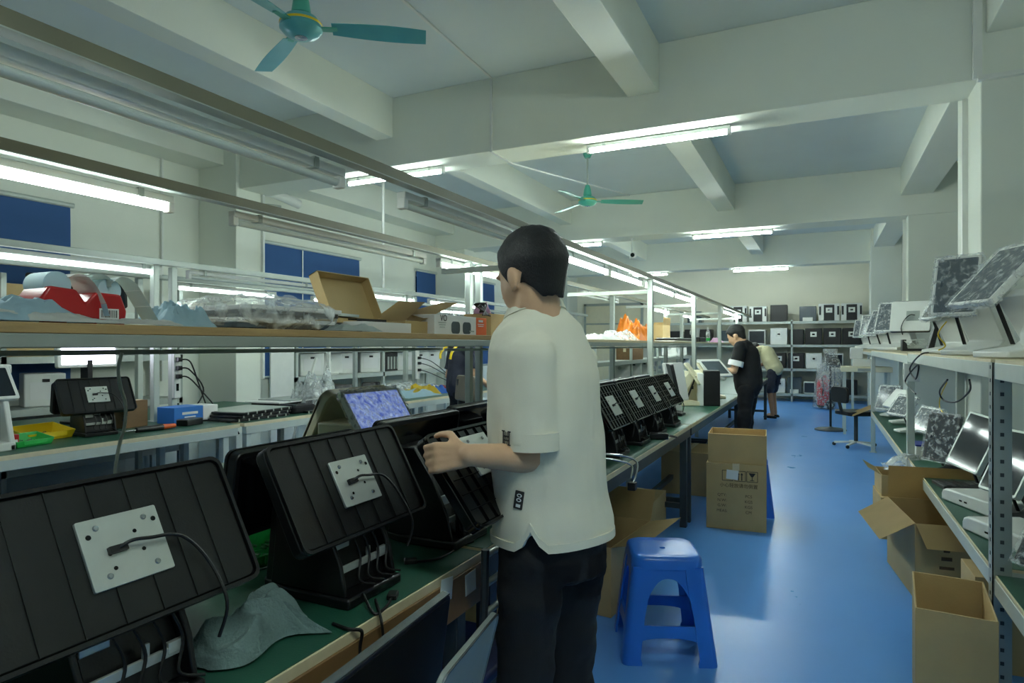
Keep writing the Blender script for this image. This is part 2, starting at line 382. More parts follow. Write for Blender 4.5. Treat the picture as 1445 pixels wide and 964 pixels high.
# ---- rack posts
def post(name, label, x, y, z0, z1, w=.055, group=None, m=None):
    t = thing(name, label, 'post', (x, y, z0), 0, group)
    b = MB(); b.bb((-w/2, -w/2, 0), (w/2, w/2, z1-z0)); b.build('upright', m or M['steel'], t, bev=.004)
    MB().bb((-w*.8, -w*.8, 0), (w*.8, w*.8, .008)).build('foot_plate', m or M['steel'], t)
    return t
for k, y in enumerate((4.1, 6.6, 9.1, 11.6, 14.1)):
    p = post('rack_post', '%s white square post along the front edge of the near bench shelf' % order[k], -1.6, y, .781, 2.078, group='posts of the near bench shelf')
    mb = MB(); mb.bb((-.96, -.02, 1.15), (-.028, .02, 1.19)); mb.build('cross_bar', M['steel'], p, bev=.003)
for k, (y, w_) in enumerate(((4.57, .05), (4.74, .05), (8.55, .06), (11.9, .06), (13.4, .06))):
    post('rack_post', ['left one of the paired grey posts beside the dark haired worker', 'right one of the paired grey posts beside the dark haired worker', 'grey post behind the orange bag on the shelf', 'grey post behind the brown box on the shelf', 'far grey post behind the water bottle'][k], -2.6, y, .781, 2.077, w_, 'posts along the rear lamp rail', M['galv'])
# ---- plank shelf of the near bench
def plank(name, label, x0, x1, y0, y1, z1, th, m, beam=.034, group=None):
    t = thing(name, label, 'shelf', ((x0+x1)/2, y0, z1), 0, group); h = (x1-x0)/2; L = y1-y0
    MB().bb((-h, 0, -th), (h, L, 0)).build('board', m, t, bev=.002)
    MB().bb((h-.03, 0, -th-beam), (h, L, -th)).build('front_beam', M['galv'], t, bev=.003)
    MB().bb((-h, 0, -.091), (-h+.03, L, -.071)).build('rear_beam', M['galv'], t, bev=.003)
    k = .4
    while k < L: MB().bb((-h+.03, k-.015, -th-beam), (h-.03, k+.015, -th)).build('cross_rib', M['galv'], t); k += 1.2
    return t
plank('plank_shelf', 'wooden plank shelf crowded with packing above the near bench', -2.565, -1.6, -.8, 4.07, 1.452, .025, M['wood'])
plank('plank_shelf', 'pale shelf beyond the standing worker carrying an orange bag', -2.565, -1.63, 4.13, 9.07, 1.445, .022, M['edge'])
plank('plank_shelf', 'far pale shelf carrying a water bottle', -2.565, -1.63, 9.13, 15.0, 1.445, .022, M['edge'])
# ---- work benches
def bench(label, x0, x1, y0, y1, z=.78, front=1, apron=None, edge='edge', legs=None, legm='steel', group='green topped workbenches', th=.03):
    t = thing('workbench', label, 'workbench', ((x0+x1)/2, y0, 0), 0, group); h = (x1-x0)/2; L = y1-y0
    MB().bb((-h, 0, z-th), (h, L, z-.002)).build('board', M[edge], t, bev=.002)
    MB().bb((-h+.004, .004, z-.002), (h-.004, L-.004, z)).build('green_mat', M['green'], t)
    f = MB()
    for sx in (-1, 1): f.bb((sx*h-.05*(sx > 0)-.0, 0.02, z-th-.06), (sx*h+.05*(sx < 0), L-.02, z-th))
    f.build('rail', M[legm], t, bev=.003)
    for ly in (legs if legs else (.06, L-.06)):
        for sx in (-1, 1):
            MB().bb((sx*(h-.04)-.025, ly-.025, 0), (sx*(h-.04)+.025, ly+.025, z-th-.06)).build('leg', M[legm], t, bev=.003)
    s = MB(); ll = legs if legs else (.06, L-.06)
    for ly in ll: s.bb((-h+.06, ly-.015, .14), (h-.06, ly+.015, .18))
    s.bb((-.02, ll[0], .14), (.02, ll[-1], .18)); s.build('stretcher', M[legm], t)
    if apron: MB().bb((h-.012, 0, z-th-apron), (h+.006, L, z-th+.004)).build('apron', M['apron'], t, bev=.002)
    return t
bench('nearest green workbench with a brown board front, holding large black terminals', -1.64, -.92, -.6, 1.7, apron=.11, legs=(.3, 2.2), legm='dsteel')
bench('green workbench beyond the white shirted worker with a row of black ribbed terminals', -1.64, -.92, 1.72, 5.1, legs=(.08, 3.3), legm='dsteel')
bench('farther green workbench with white terminals beside the worker in black', -1.64, -.92, 5.12, 8.5, legs=(.06, 3.3), legm='dsteel')
bench('farthest green workbench of the aisle side row', -1.64, -.92, 8.52, 13.0, legs=(.06, 4.4), legm='dsteel')
bench('rear green workbench under the plank shelf, holding the cream kiosk', -2.85, -1.68, -.6, 6.0, legs=(.2, 3.2, 6.4))
bench('rear green workbench beyond the paired posts', -2.85, -1.68, 6.02, 15.0, legs=(.2, 4.0, 8.8))
bench('left row green workbench with green and yellow bins', -4.95, -4.13, .6, 3.62, legs=(.06, 2.9))
bench('left row green workbench with stacked dark panels', -4.95, -4.13, 3.66, 7.2, legs=(.06, 2.2, 3.44))
bench('left row green workbench covered with coloured bags near the dark shirted worker', -4.95, -4.13, 7.24, 11.5, legs=(.06, 2.2, 4.2))
bench('left row green workbench against the blinds, under the lit white screen', -5.95, -4.97, .6, 5.0, legs=(.06, 4.3))
for k, (x, y) in enumerate(((-4.87, 3.42), (-4.87, 3.58), (-5.78, 3.9), (-4.87, 6.9), (-4.87, 7.1), (-5.78, 7.0))):
    post('rack_post', ['left one of two white posts behind the black twin terminal', 'white post carrying the power strip', 'white post standing behind the two posts of the left row',
         'left one of two grey posts in front of the white machines rack', 'right grey post in front of the white machines rack, with plugs', 'grey post behind the pair by the machines rack'][k], x, y, .781 if x>-5 else .0, 2.045 if x>-5 else 2.03, .05, 'posts of the left row', M['steel'] if k < 3 else M['galv'])
# ---- right hand shelving: perforated angle posts, two decks
def angle_post(label, x, y, h, w=.06, name='shelf_post'):
    t = thing(name, label, 'post', (x, y, 0), 0, 'grey slotted posts of the right shelving')
    b = MB(); b.bb((0, 0, 0), (.004, w, h)); b.bb((0, 0, 0), (w, .004, h)); b.build('angle_iron', M['galv'], t)
    s = MB(); z = .06
    while z < h:
        s.bb((-.0012, w*.5-.006, z), (.0, w*.5+.006, z+.014)); s.bb((w*.5-.006, -.0012, z), (w*.5+.006, 0, z+.014)); z += .05
    s.build('slot_holes', M['dsteel'], t)
    MB().bb((-.004, -.004, 0), (w, w, .012)).build('foot', M['dsteel'], t)
    return t
XS, XSR = .58, .94
zt, zl = 1.348, .555
seg = [(1.0, 2.93), (3.0, 5.62), (5.68, 9.55), (9.62, 15.8)]
for k, (a, b) in enumerate(seg):
    nm = ['nearest bay of the right shelving, cut by the frame', 'second bay of the right shelving, holding white base units', 'third bay of the right shelving behind a white post', 'farthest bay of the right shelving'][k]
    t = thing('shelf_bay', nm, 'shelf', (XS, a, 0), 0, 'bays of the right shelving'); L = b-a; w = XSR-XS
    if k == 3: zl2, tops = .0, (zt-.035,)
    else: tops = (zt - (0, 0, .012)[k], zl - (.01, 0, .02)[k])
    for z in tops:
        MB().bb((0, 0, z-.014), (w, L, z-.002)).build('deck_board', M['edge'], t)
        if z < 1: MB().bb((.006, 0, z-.002), (w, L, z)).build('green_mat', M['green'], t)
        f = MB()
        if k < 3: f.bb((-.002, 0, z-.075), (.012, L, z-.014)); f.bb((w-.012, 0, z-.075), (w, L, z-.014))
        else: f.bb((-.002, 0, z-.05), (.012, L, z-.014)); f.bb((w-.012, 0, z-.05), (w, L, z-.014))
        f.bb((0, 0, z-.07), (w, .012, z-.014)); f.bb((0, L-.012, z-.07), (w, L, z-.014))
        f.build('beam', M['steel'], t, bev=.002)
angle_post('slotted grey post at right edge between the two nearest shelf bays', XS-.008, 2.935, zt-.014)
angle_post('slotted rear post behind the nearest shelf bays', XSR-.06, 2.935, zt-.014)
for k, (y, lb) in enumerate(((5.625, 'white square shelf post with a grey junction box at its top'), (9.56, 'white shelf post beside the yellow card'), (15.82, 'thin far white shelf post at the end of the right shelving'))):
    p = post('shelf_post', lb, XS+.02, y+.028, 0, zt-.03, .05, 'white posts of the right shelving')
    post('shelf_post', 'rear post standing behind the ' + lb.split(' ', 1)[1], XSR-.03, y+.028, 0, zt-.03, .05, 'white posts of the right shelving')
# ================================================================ terminals on the near bench
def panel_frame(c, heading, tilt):
    """local axes: x = panel width, y = panel up, z = face normal pointing at heading (deg), tilted up by tilt"""
    h, t = R(heading), R(tilt)
    n = V((math.cos(h)*math.cos(t), math.sin(h)*math.cos(t), math.sin(t)))
    x = V((-math.sin(h), math.cos(h), 0)); y = n.cross(x)
    B = Matrix((x, y, n)).transposed().to_4x4(); B.translation = V(c); return B
def back_panel(parent, c, heading, tilt, w=.47, h=.26, grid=False, plate=True, th=.034, cable=True, name='display_panel', m=None, po=(0, 0)):
    """seen from the rear: a ribbed moulded shell, steel mounting plate, pigtail cable"""
    B = panel_frame(c, heading, tilt)
    a = MB(); a.prism(rrect(w, h, .022), -th, -.006, B)
    a.prism(rrect(w-.016, h-.016, .018), -.006, 0, B)
    p = a.build(name, m or (M['blackt'] if not grid else M['gridshell']), parent, bev=.003)
    rim = MB(); o, i = rrect(w, h, .022), rrect(w-.014, h-.014, .018); n = len(o)
    rim.loft([[(x, y, -.003) for x, y in o], [(x, y, .005) for x, y in o], [(x, y, .005) for x, y in i], [(x, y, -.003) for x, y in i]], c0=False, c1=False, M=B)
    rim.build('raised_rim', M['blackg'] if grid else M['blackt'], p)
    r = MB(); nx, ny = (9, 6) if grid else (7, 1)
    for k in range(1, nx): r.box(((k/nx-.5)*(w-.02), 0, .001), (.0022, h-.02, .008 if grid else .003), B)
    for k in range(1, ny): r.box((0, (k/ny-.5)*(h-.02), .001), (w-.02, .0022, .007), B)
    r.build('shell_ribs', M['blackg'] if grid else M['blackt'], p)
    f = MB(); f.box((0, 0, -th-.0015), (w-.03, h-.03, .003), B); f.build('screen', M['blackg'], p)
    if plate:
        B = B @ T(po[0], po[1], 0)
        q = MB(); q.prism(rrect(.138, .118, .003, 2), .001, .0075, B)
        pl = q.build('mounting_plate', M['plate'], p, bev=.0008)
        for x, y in ((-.055, .03), (-.03, -.005), (.02, .022), (-.028, -.03), (.026, -.012), (.058, .035))[:6 if not grid else 1]:
            MB().cyl((x, y, .0072), (x, y, .0082), .0035 if abs(x) < .05 else .0045, n=10, M=B).build('screw_hole', M['blackg'], p, smooth=0)
        for x, y in ((-.04, .042), (.042, .042), (-.04, -.04), (.042, -.04))[:4 if not grid or w < .46 else 0]:
            MB().lathe([(.0055, .0072), (.004, .0105), (.0001, .011)], 10, B @ T(x, y, 0)).build('rivet', M['chrome'], p)
        if cable:
            pts = smoothpts([(-.02, -.002, .012), (.0, .004, .022), (.03, .0, .024), (.09, -.012, .02), (.13, -.07, .012), (.14, -h*.5-.02, .008), (.13, -h*.5-.07, -.03)])
            cb = MB(); cb.tube(pts, .0032, 7, B); cb.box((-.018, -.001, .012), (.03, .012, .009), B)
            cb.build('pigtail_cable', M['rubber'], p)
    return p
def terminal(label, x, y, grid=False, front=True, rear=True, tilt=29, rd=(0, 0), open_base=False, group='black twin screen terminals on the near bench'):
    t = thing('pos_terminal', label, 'terminal', (x, y, .78), 0, group)
    # foot, splayed toward the operator side
    f = MB(); f.prism([(.13, -.105), (.13, .105), (-.06, .105), (-.17, .075), (-.17, -.075), (-.06, -.105)], 0, .026)
    f.build('foot', M['black'], t, bev=.006)
    # hollow neck: side cheeks, back, sloping front with recess
    prof = [(.115, .026), (.10, .10), (.045, .21), (-.02, .30), (-.075, .30), (-.10, .20), (-.12, .026)]
    n = MB()
    for s in (-1, 1): n.loft([[(px, s*.1, pz) for px, pz in prof], [(px, s*.088, pz) for px, pz in prof]])
    n.loft([[(px-.03, -.088, pz) for px, pz in prof], [(px-.03, .088, pz) for px, pz in prof]])
    n.build('neck', M['black'], t, bev=.003)
    br = MB(); br.bb((.088, -.085, .075), (.095, .085, .092)); br.bb((.088, .01, .088), (.094, .022, .115)); br.bb((.086, .055, .08), (.096, .085, .10))
    br.build('metal_bracket', M['plate'], t, bev=.001)
    b2 = MB(); b2.bb((.062, -.08, .125), (.07, -.03, .155)); b2.bb((.05, -.02, .14), (.062, .02, .175)); b2.build('port_board', M['plate'], t, bev=.002)
    cb = MB()
    for k in range(4):
        yy = -.06+.035*k
        cb.tube(smoothpts([(.055, yy, .20), (.09, yy+.02, .15), (.10, yy+.035, .10), (.11, yy+.02, .05), (.125, yy+.06, .03)]), .003, 6)
    cb.build('cable_loom', M['rubber'], t)
    if front: back_panel(t, (.06, 0, .278), 0, tilt, grid=grid)
    if rear:
        back_panel(t, (-.19+.05*(not front), rd[0], .275+rd[1]), 180, 8, h=.22, plate=False, name='rear_display')
        a = MB(); a.bar((-.16, -.03, .24), (-.05, -.03, .25), .03, .012); a.bar((-.16, .03, .24), (-.05, .03, .25), .03, .012); a.build('rear_arm', M['black'], t)
    return t
names = [(.69, 0, 1, 'large black terminal nearest the camera, its back showing a big steel plate'),
 (1.28, 0, 1, 'second black terminal along the bench, beside the grey rag'),
 (1.76, 0, 0, 'black terminal base in front of the white shirted worker, its back panel taken off'),
 (2.34, 1, 1, 'black ribbed terminal half hidden behind the white shirted worker'),
 (3.5, 1, 1, 'black ribbed terminal just past the white shirted worker, closest of four in a row'),
 (3.99, 1, 1, 'second of four black ribbed terminals past the white shirted worker'),
 (4.48, 1, 1, 'third of four black ribbed terminals past the white shirted worker'),
 (4.97, 1, 1, 'last of four black ribbed terminals, next to the white units')]
for y, g, fr, lb in names: terminal(lb, -1.12, y, bool(g), bool(fr), tilt=29 if not g else 31, rd={.69: (0, -.07), 1.28: (.05, -.02), 1.76: (.07, 0)}.get(y, (0, 0)))
# the panel in the worker's hands
hp = thing('display_back', 'black gridded back panel held up by the white shirted worker', 'panel', (-.825, 1.585, 1.062), 0)
back_panel(hp, (0, 0, 0), 0, 37, w=.456, h=.271, grid=True, cable=False, name='gridded_shell', po=(-.02, .045))
# dismantled unit right of the worker
t = thing('open_terminal_base', 'opened terminal base with red wires right of the white shirted worker', 'terminal', (-1.08, 3.0, .78), 0)
s = MB(); s.bb((-.12, -.1, 0), (.1, .1, .02))
for sgn in (-1, 1): s.bb((-.12, sgn*.1-.004, .02), (.1, sgn*.1+.004, .16))
s.bb((-.12, -.1, .02), (-.112, .1, .22)); s.build('tray', M['black'], t, bev=.003)
c = MB()
for k in range(5): c.tube(smoothpts([(-.06, -.06+.02*k, .03), (-.02, -.05+.02*k, .13+.01*k), (.05, -.06+.025*k, .12), (.07, -.04+.02*k, .03)]), .003, 6)
c.build('red_wires', M['redp'], t)
s = MB(); s.bar((-.11, 0, .21), (-.02, 0, .42), .2, .006, (0, 1, 0)); s.build('grey_back_plate', M['galv'], t, bev=.002)
s = MB(); s.bb((-.08, -.07, .02), (.05, .06, .035)); s.build('board', M['pcb'], t)
# small black adaptor boxes and cables on the bench
for k, (x, y, lb) in enumerate(((-.98, 2.7, 'black power adaptor near the open terminal base'), (-.97, 4.235, 'black adaptor between two ribbed terminals'))):
    t = thing('power_adaptor', lb, 'adaptor', (x, y, .78), 20)
    MB().bb((-.06, -.03, 0), (.06, .03, .04)).build('case', M['black'], t, bev=.006)
    MB().tube(smoothpts([(.06, 0, .02), (.12, .03, .008), (.10, .12, .006), (.02, .16, .006)]), .004, 7).build('lead', M['rubber'], t)
def cable(name, label, pts, r=.0035, m='rubber', plug=None, cat='cable'):
    pts = [V(p) for p in pts]; c = pts[0].copy(); q = smoothpts([p-c for p in pts], 8)
    if not plug:
        o = MB().tube(q, r, 7).build(name, M[m], loc=c); return tag(o, label, cat)
    t = thing(name, label, cat, c); MB().tube(q, r, 7).build('wire', M[m], t)
    d = (q[-1]-q[-2]).normalized()
    MB().bar(q[-1], q[-1]+d*.035, .024, .017).build('plug', M[m], t, bev=.003); return t
Z0 = .784
cable('power_cable', 'black lead with plug lying between the second and third terminals', [onZ(668, 764, Z0), onZ(650, 770, Z0), onZ(632, 782, Z0), onZ(612, 790, Z0), onZ(588, 792, Z0)], plug=1)
cable('power_cable', 'black plug and lead on the bench right of the second terminal', [onZ(512, 838, Z0+.02), onZ(528, 866, Z0), onZ(545, 856, Z0), onZ(552, 845, Z0)], plug=1)
e = lambda px, py: onX(px, py, -.912)
cable('hanging_cable', 'black cable drooping over the brown bench front, nearest the camera', [onZ(470, 880, Z0), onZ(492, 888, Z0), V((-.905, onZ(492, 888, Z0).y+.02, .775)), e(508, 915), e(508, 955), e(505, 990)], .004)
cable('hanging_cable', 'black cable drooping over the brown bench front, closer to the worker', [onZ(530, 846, Z0), V((-.905, 1.185, .778)), V((-.9, 1.19, .72)), V((-.89, 1.195, .6))], .0035)
cable('grey_cable', 'thin grey wire lying beside the green bin', [onZ(330, 800, Z0), onZ(350, 805, Z0), onZ(372, 802, Z0), onZ(388, 794, Z0)], .0025, 'galv')
# silver metal arms sticking over the bench edge past the worker
t = thing('rod_bracket', 'bent silver rods reaching over the bench edge right of the white shirted worker', 'bracket', (-.95, 3.2, .80), 0)
MB().tube(smoothpts([(-.1, -.05, .04), (.02, .02, .03), (.09, .05, .0), (.1, .0, -.06), (.09, -.03, -.1)]), .006, 8).build('rod', M['chrome'], t)
MB().tube(smoothpts([(-.1, -.12, .03), (.0, -.06, .02), (.08, -.01, -.01), (.085, -.04, -.07)]), .005, 8).build('rod', M['chrome'], t)
MB().bb((.07, -.05, -.13), (.11, -.01, -.09)).build('end_clamp', M['black'], t, bev=.004)
# black articulated arm at the bench corner by the worker
t = thing('articulated_bracket', 'black folded monitor arm at the bench edge beside the white shirted worker', 'arm', (-1.0, 1.74, .78), 0)
pA, pB, pC = V((-.01, -.02, .14)), V((.13, .0, .10)), V((.14, .03, .01))
MB().bar(pA, pB, .035, .02).build('upper_arm', M['blackt'], t, bev=.005)
MB().bar(pB, pC, .035, .02).build('lower_arm', M['blackt'], t, bev=.005)
MB().bar((-.02, 0, .0), pA, .03, .02).build('riser', M['blackt'], t, bev=.005)
MB().cyl(pB+V((0, -.02, 0)), pB+V((0, .02, 0)), .02, n=16).build('joint', M['dsteel'], t)
MB().cyl(pC+V((0, 0, -.008)), pC+V((0, 0, .01)), .028, n=16).build('clamp_disc', M['galv'], t)
# rag
rg = MB()
def fr(u, v):
    x, y = (u-.5)*.15, (v-.5)*.25; q = V((x*12, y*12, 3))
    wq = q+V((noise.noise(q*.9+V((5, 0, 0))), noise.noise(q*.9+V((0, 5, 0))), 0))*.9; h = .01+.055*max(0, 1-2.2*abs(noise.noise(wq*.75)))**1.3+.022*max(0, 1-2.5*abs(noise.noise(wq*1.5)))
    edge = min(u, v, 1-u, 1-v)*6
    return (x+.03*math.sin(v*7), y+.018*math.sin(u*8), max(.002, h*min(1, edge)+.004))
rg.grid(36, 46, fr, thick=.004)
pr = onZ(350, 905, .781)
tag(rg.build('cleaning_rag', M['rag'], loc=pr, rot=(0, 0, R(-20)), sub=1), 'crumpled grey green cloth on the near bench between the two nearest terminals', 'cloth')
# parts bins
def bin_(label, loc, rz, m, s=1.0, fill=True, group='plastic parts bins'):
    t = thing('parts_bin', label, 'bin', loc, rz, group); w, l, h = .075*s, .12*s, .07*s
    def ring(k, z, i=0): return [(-w*k+i, -l*k+i, z), (w*k-i, -l*k+i, z*(.55 if z > .02 else 1)), (w*k-i, l*k-i, z*(.55 if z > .02 else 1)), (-w*k+i, l*k-i, z)]
    b = MB(); b.loft([ring(.88, 0), ring(1, h), ring(1, h, .004), ring(.88, .004, .004)]); b.build('tub', m, t, bev=.002)
    b = MB(); b.bb((w*.9, -l*.6, h*.2), (w*1.02, l*.6, h*.5)); b.build('label_lip', m, t)
    if fill:
        f = MB(); r = random.Random(5)
        for k in range(26): f.box((r.uniform(-w, w)*.7, r.uniform(-l, l)*.75, r.uniform(.012, h*.4)), (.02, .008, .006), T(0, 0, 0, r.uniform(-6, 6), r.uniform(-6, 6), 0))
        o = f.build('loose_screws', M['chrome'], t); o['kind'] = 'stuff'
    return t
g = onZ(374, 786, .782); bin_('green parts bin between the first and second terminals', (g.x, g.y, .78), 0, M['greenp'])
bin_('green parts bin between the second and third terminals', (-1.45, 2.0, .78), 0, M['greenp'])
# red box with white bag at lower left corner
t = thing('red_tray', 'red plastic tray with crumpled white bag at the lower left corner', 'tray', (-1.5, .66, .78), 0)
b = MB(); b.loft([[(x*.9, y*.9, 0) for x, y in rrect(.2, .26, .02)], [(x, y, .07) for x, y in rrect(.2, .26, .02)], [(x*.94, y*.94, .07) for x, y in rrect(.2, .26, .02)], [(x*.86, y*.86, .006) for x, y in rrect(.2, .26, .02)]])
b.build('tray_body', M['redp'], t)
tag(MB().grid(16, 16, lambda u, v: ((u-.5)*.22, (v-.5)*.28, .07+.07*math.sin(u*3.14)*math.sin(v*3.14)*(1+.8*noise.noise(V((u*6, v*6, 1))))+.0), thick=.003).build('paper_bag', M['paper'], loc=(-1.5, .66, .785)), 'crumpled white bag resting in the red tray at the lower left corner', 'bag')
# ---- leaning panels and carton in front of the bench
def carton(label, loc, rz, size, opened=True, flaps=(70, 70, 70, 70), m=None, prints=None, group='cardboard cartons', tape=False, name='cardboard_box', inner=None, flaplen=None):
    """flaps: opening angle of +x,-x,+y,-y flaps measured from closed (0) to hanging (180+)"""
    t = thing(name, label, 'box', loc, rz, group); w, l, h = size[0]/2, size[1]/2, size[2]; m = m or M['kraft']; k = .006
    b = MB()
    if opened:
        o = [(-w, -l), (w, -l), (w, l), (-w, l)]; i = [(-w+k, -l+k), (w-k, -l+k), (w-k, l-k), (-w+k, l-k)]
        b.loft([[(x, y, 0) for x, y in o], [(x, y, h) for x, y in o], [(x, y, h) for x, y in i], [(x, y, k) for x, y in i]])
    else: b.bb((-w, -l, 0), (w, l, h))
    b.build('box_body', m, t, bev=.002)
    if not opened:
        MB().bb((-.025, -l-.001, h-.06), (.025, l+.001, h+.001)).build('tape_strip', M['edge'], t)
    if opened and flaps:
        fl = flaplen or min(w, l)*.95
        for n, ang in enumerate(flaps):
            if ang is None: continue
            a = R(ang); sx = 1 if n in (0, 2) else -1
            if n < 2: f = MB().bar((sx*w, 0, h), (sx*(w-math.cos(a)*fl), 0, h+math.sin(a)*fl), 2*l-.01, .004, (0, 1, 0)) if False else None
            mb = MB(); dx, dz = -math.cos(a)*fl*sx, math.sin(a)*fl
            if n < 2:
                q = [(sx*w, -l+.004, h), (sx*w, l-.004, h), (sx*w+dx, l-.012, h+dz), (sx*w+dx, -l+.012, h+dz)]
            else:
                q = [(-w+.004, sx*l, h), (w-.004, sx*l, h), (w-.012, sx*l+dx, h+dz), (-w+.012, sx*l+dx, h+dz)]
            mb.poly(q); bmesh.ops.solidify(mb.bm, geom=mb.bm.faces[:], thickness=.004)
            mb.build('flap', m, t)
    if prints: prints(t, w, l, h)
    return t
def text(body, name, parent, M4, size, m, align='CENTER', depth=.0004):
    c = D.curves.new(name, 'FONT'); c.body = body; c.size = size; c.align_x = align; c.align_y = 'CENTER'; c.extrude = depth
    o = D.objects.new(name, c); COL.objects.link(o); bpy.context.view_layer.update()
    me = D.meshes.new_from_object(o.evaluated_get(bpy.context.evaluated_depsgraph_get())); D.objects.remove(o); D.curves.remove(c)
    me.materials.clear(); me.materials.append(m); me.name = name
    o = D.objects.new(name, me); COL.objects.link(o); o.parent = parent; o.matrix_local = M4; return o
# ================================================================ people
def seg(mb, p0, p1, r0, r1, n=14, sx=1.0, ax=None):
    """tapered rounded limb segment; sx flattens across ax"""
    p0, p1 = V(p0), V(p1); d = p1-p0; L = d.length; d.normalize()
    u = V(ax) if ax is not None else d.orthogonal(); u = (u-d*u.dot(d)).normalized(); w = d.cross(u); rings = []
    K = 4
    for k in range(K+1):
        a = R(-90+90*k/K); rings.append((p0+d*math.sin(a)*r0, max(r0*math.cos(a), r0*.02)))
    for k in range(1, 6): t = k/6; rings.append((p0+d*L*t, r0+(r1-r0)*t))
    for k in range(K+1):
        a = R(90*k/K); rings.append((p1+d*math.sin(a)*r1, max(r1*math.cos(a), r1*.02)))
    mb.loft([[c+(u*math.cos(2*math.pi*j/n)*sx+w*math.sin(2*math.pi*j/n))*r for j in range(n)] for c, r in rings])
def ellring(c, a, b, hd, n=28, k=2.3, tilt=(0, 0, 0)):
    """super-ellipse ring: a across shoulders, b front to back, hd = facing heading"""
    h = R(hd); f = V((math.cos(h), math.sin(h), 0)); s = V((-f.y, f.x, 0)); out = []
    for j in range(n):
        t = 2*math.pi*j/n; ct, st = math.cos(t), math.sin(t)
        x = math.copysign(abs(ct)**(2/k), ct)*a; y = math.copysign(abs(st)**(2/k), st)*b
        out.append(V(c)+s*x+f*y)
    return out
def remesh(mb, name, m, parent, vox, smooth_it=2, displace=None):
    bmesh.ops.recalc_face_normals(mb.bm, faces=mb.bm.faces[:])
    me = D.meshes.new(name); mb.bm.to_mesh(me); mb.bm.free()
    o = D.objects.new(name, me); COL.objects.link(o)
    r = o.modifiers.new('r', 'REMESH'); r.mode = 'VOXEL'; r.voxel_size = vox
    if smooth_it:
        s = o.modifiers.new('s', 'SMOOTH'); s.iterations = smooth_it; s.factor = .5
    dg = bpy.context.evaluated_depsgraph_get(); ev = o.evaluated_get(dg); nm = D.meshes.new_from_object(ev)
    o.modifiers.clear(); o.data = nm; D.meshes.remove(me); nm.name = name
    if displace:
        for v in nm.vertices: v.co += displace(v.co, v.normal)
    nm.polygons.foreach_set('use_smooth', [True]*len(nm.polygons)); nm.materials.clear(); nm.materials.append(m)
    o.parent = parent; return o
def hand(mb, wrist, fdir, pdir, s=1.0, curl=55, thumb_side=1, spread=.0):
    """palm + five separate curled fingers. fdir: along the hand, pdir: where the palm faces"""
    f = V(fdir).normalized(); p = V(pdir); p = (p-f*p.dot(f)).normalized(); x = f.cross(p)*thumb_side   # x points to the thumb side
    w = V(wrist)
    for k in range(4):        # palm bones
        o = (1.5-k)*.0195*s
        seg(mb, w+x*o*.6+f*.01*s, w+x*o+f*.082*s, .0135*s, .0115*s)
    L = (.043, .048, .044, .034)
    for k in range(4):
        o = (1.5-k)*.0205*s; base = w+x*o+f*.085*s; a = 0; d = f; q = base
        for j, (fr_, rr) in enumerate(((1, .0092), (.62, .0083), (.48, .0074))):
            a += R(curl*(.75, 1.0, .7)[j]+k*3); d = f*math.cos(a)+p*math.sin(a)
            e = q+d*L[k]*fr_*s; seg(mb, q, e, rr*s, rr*.9*s, 10); q = e
    b = w+x*.026*s+f*.025*s; d1 = (f*.55+x*.7+p*.35).normalized(); e = b+d1*.042*s
    seg(mb, b, e, .0125*s, .0105*s, 10); d2 = (f*.85+x*.15+p*.5).normalized(); e2 = e+d2*.032*s; seg(mb, e, e2, .0105*s, .009*s, 10)
    d3 = (f*.8-x*.1+p*.55).normalized(); seg(mb, e2, e2+d3*.024*s, .009*s, .0075*s, 10)
def head_geo(mb, c, hd, pitch, s=1.0):
    """head centred on c (between the ears); returns its frame (x = face, y = its left, z = up)"""
    B = Matrix.Translation(V(c)) @ Matrix.Rotation(R(hd), 4, 'Z') @ Matrix.Rotation(R(pitch), 4, 'Y') @ Matrix.Scale(s, 4)
    mb.sph((-.012, 0, .035), (.098, .077, .088), B, 24)          # cranium
    mb.sph((.028, 0, -.015), (.066, .064, .085), B, 20)          # face
    mb.sph((.052, 0, -.078), (.036, .036, .03), B, 14)           # chin
    mb.loft([[(.0+.03*k, y*(.058-.006*k), -.055-.02*k+z) for y, z in ((-1, .025), (-1, -.022), (1, -.022), (1, .025))] for k in range(3)], M=B)
    mb.loft([[(.085, -.006, .025), (.085, .006, .025), (.08, 0, .025)], [(.112, -.015, -.02), (.112, .015, -.02), (.085, 0, -.016)], [(.09, -.013, -.03), (.09, .013, -.03), (.08, 0, -.03)]], M=B)  # nose
    mb.sph((.088, 0, -.046), (.009, .022, .006), B, 10); mb.sph((.087, 0, -.057), (.009, .019, .006), B, 10)   # lips
    mb.sph((.08, .03, .028), (.012, .022, .006), B, 10); mb.sph((.08, -.03, .028), (.012, .022, .006), B, 10)  # brows
    for sy in (-1, 1):
        mb.sph((-.004, sy*.077, -.002), (.016, .008, .028), B @ T(0, 0, 0, sy*-6, 0, 0), 14)      # ear
        mb.sph((.002, sy*.074, -.03), (.01, .007, .012), B, 10)
    return B
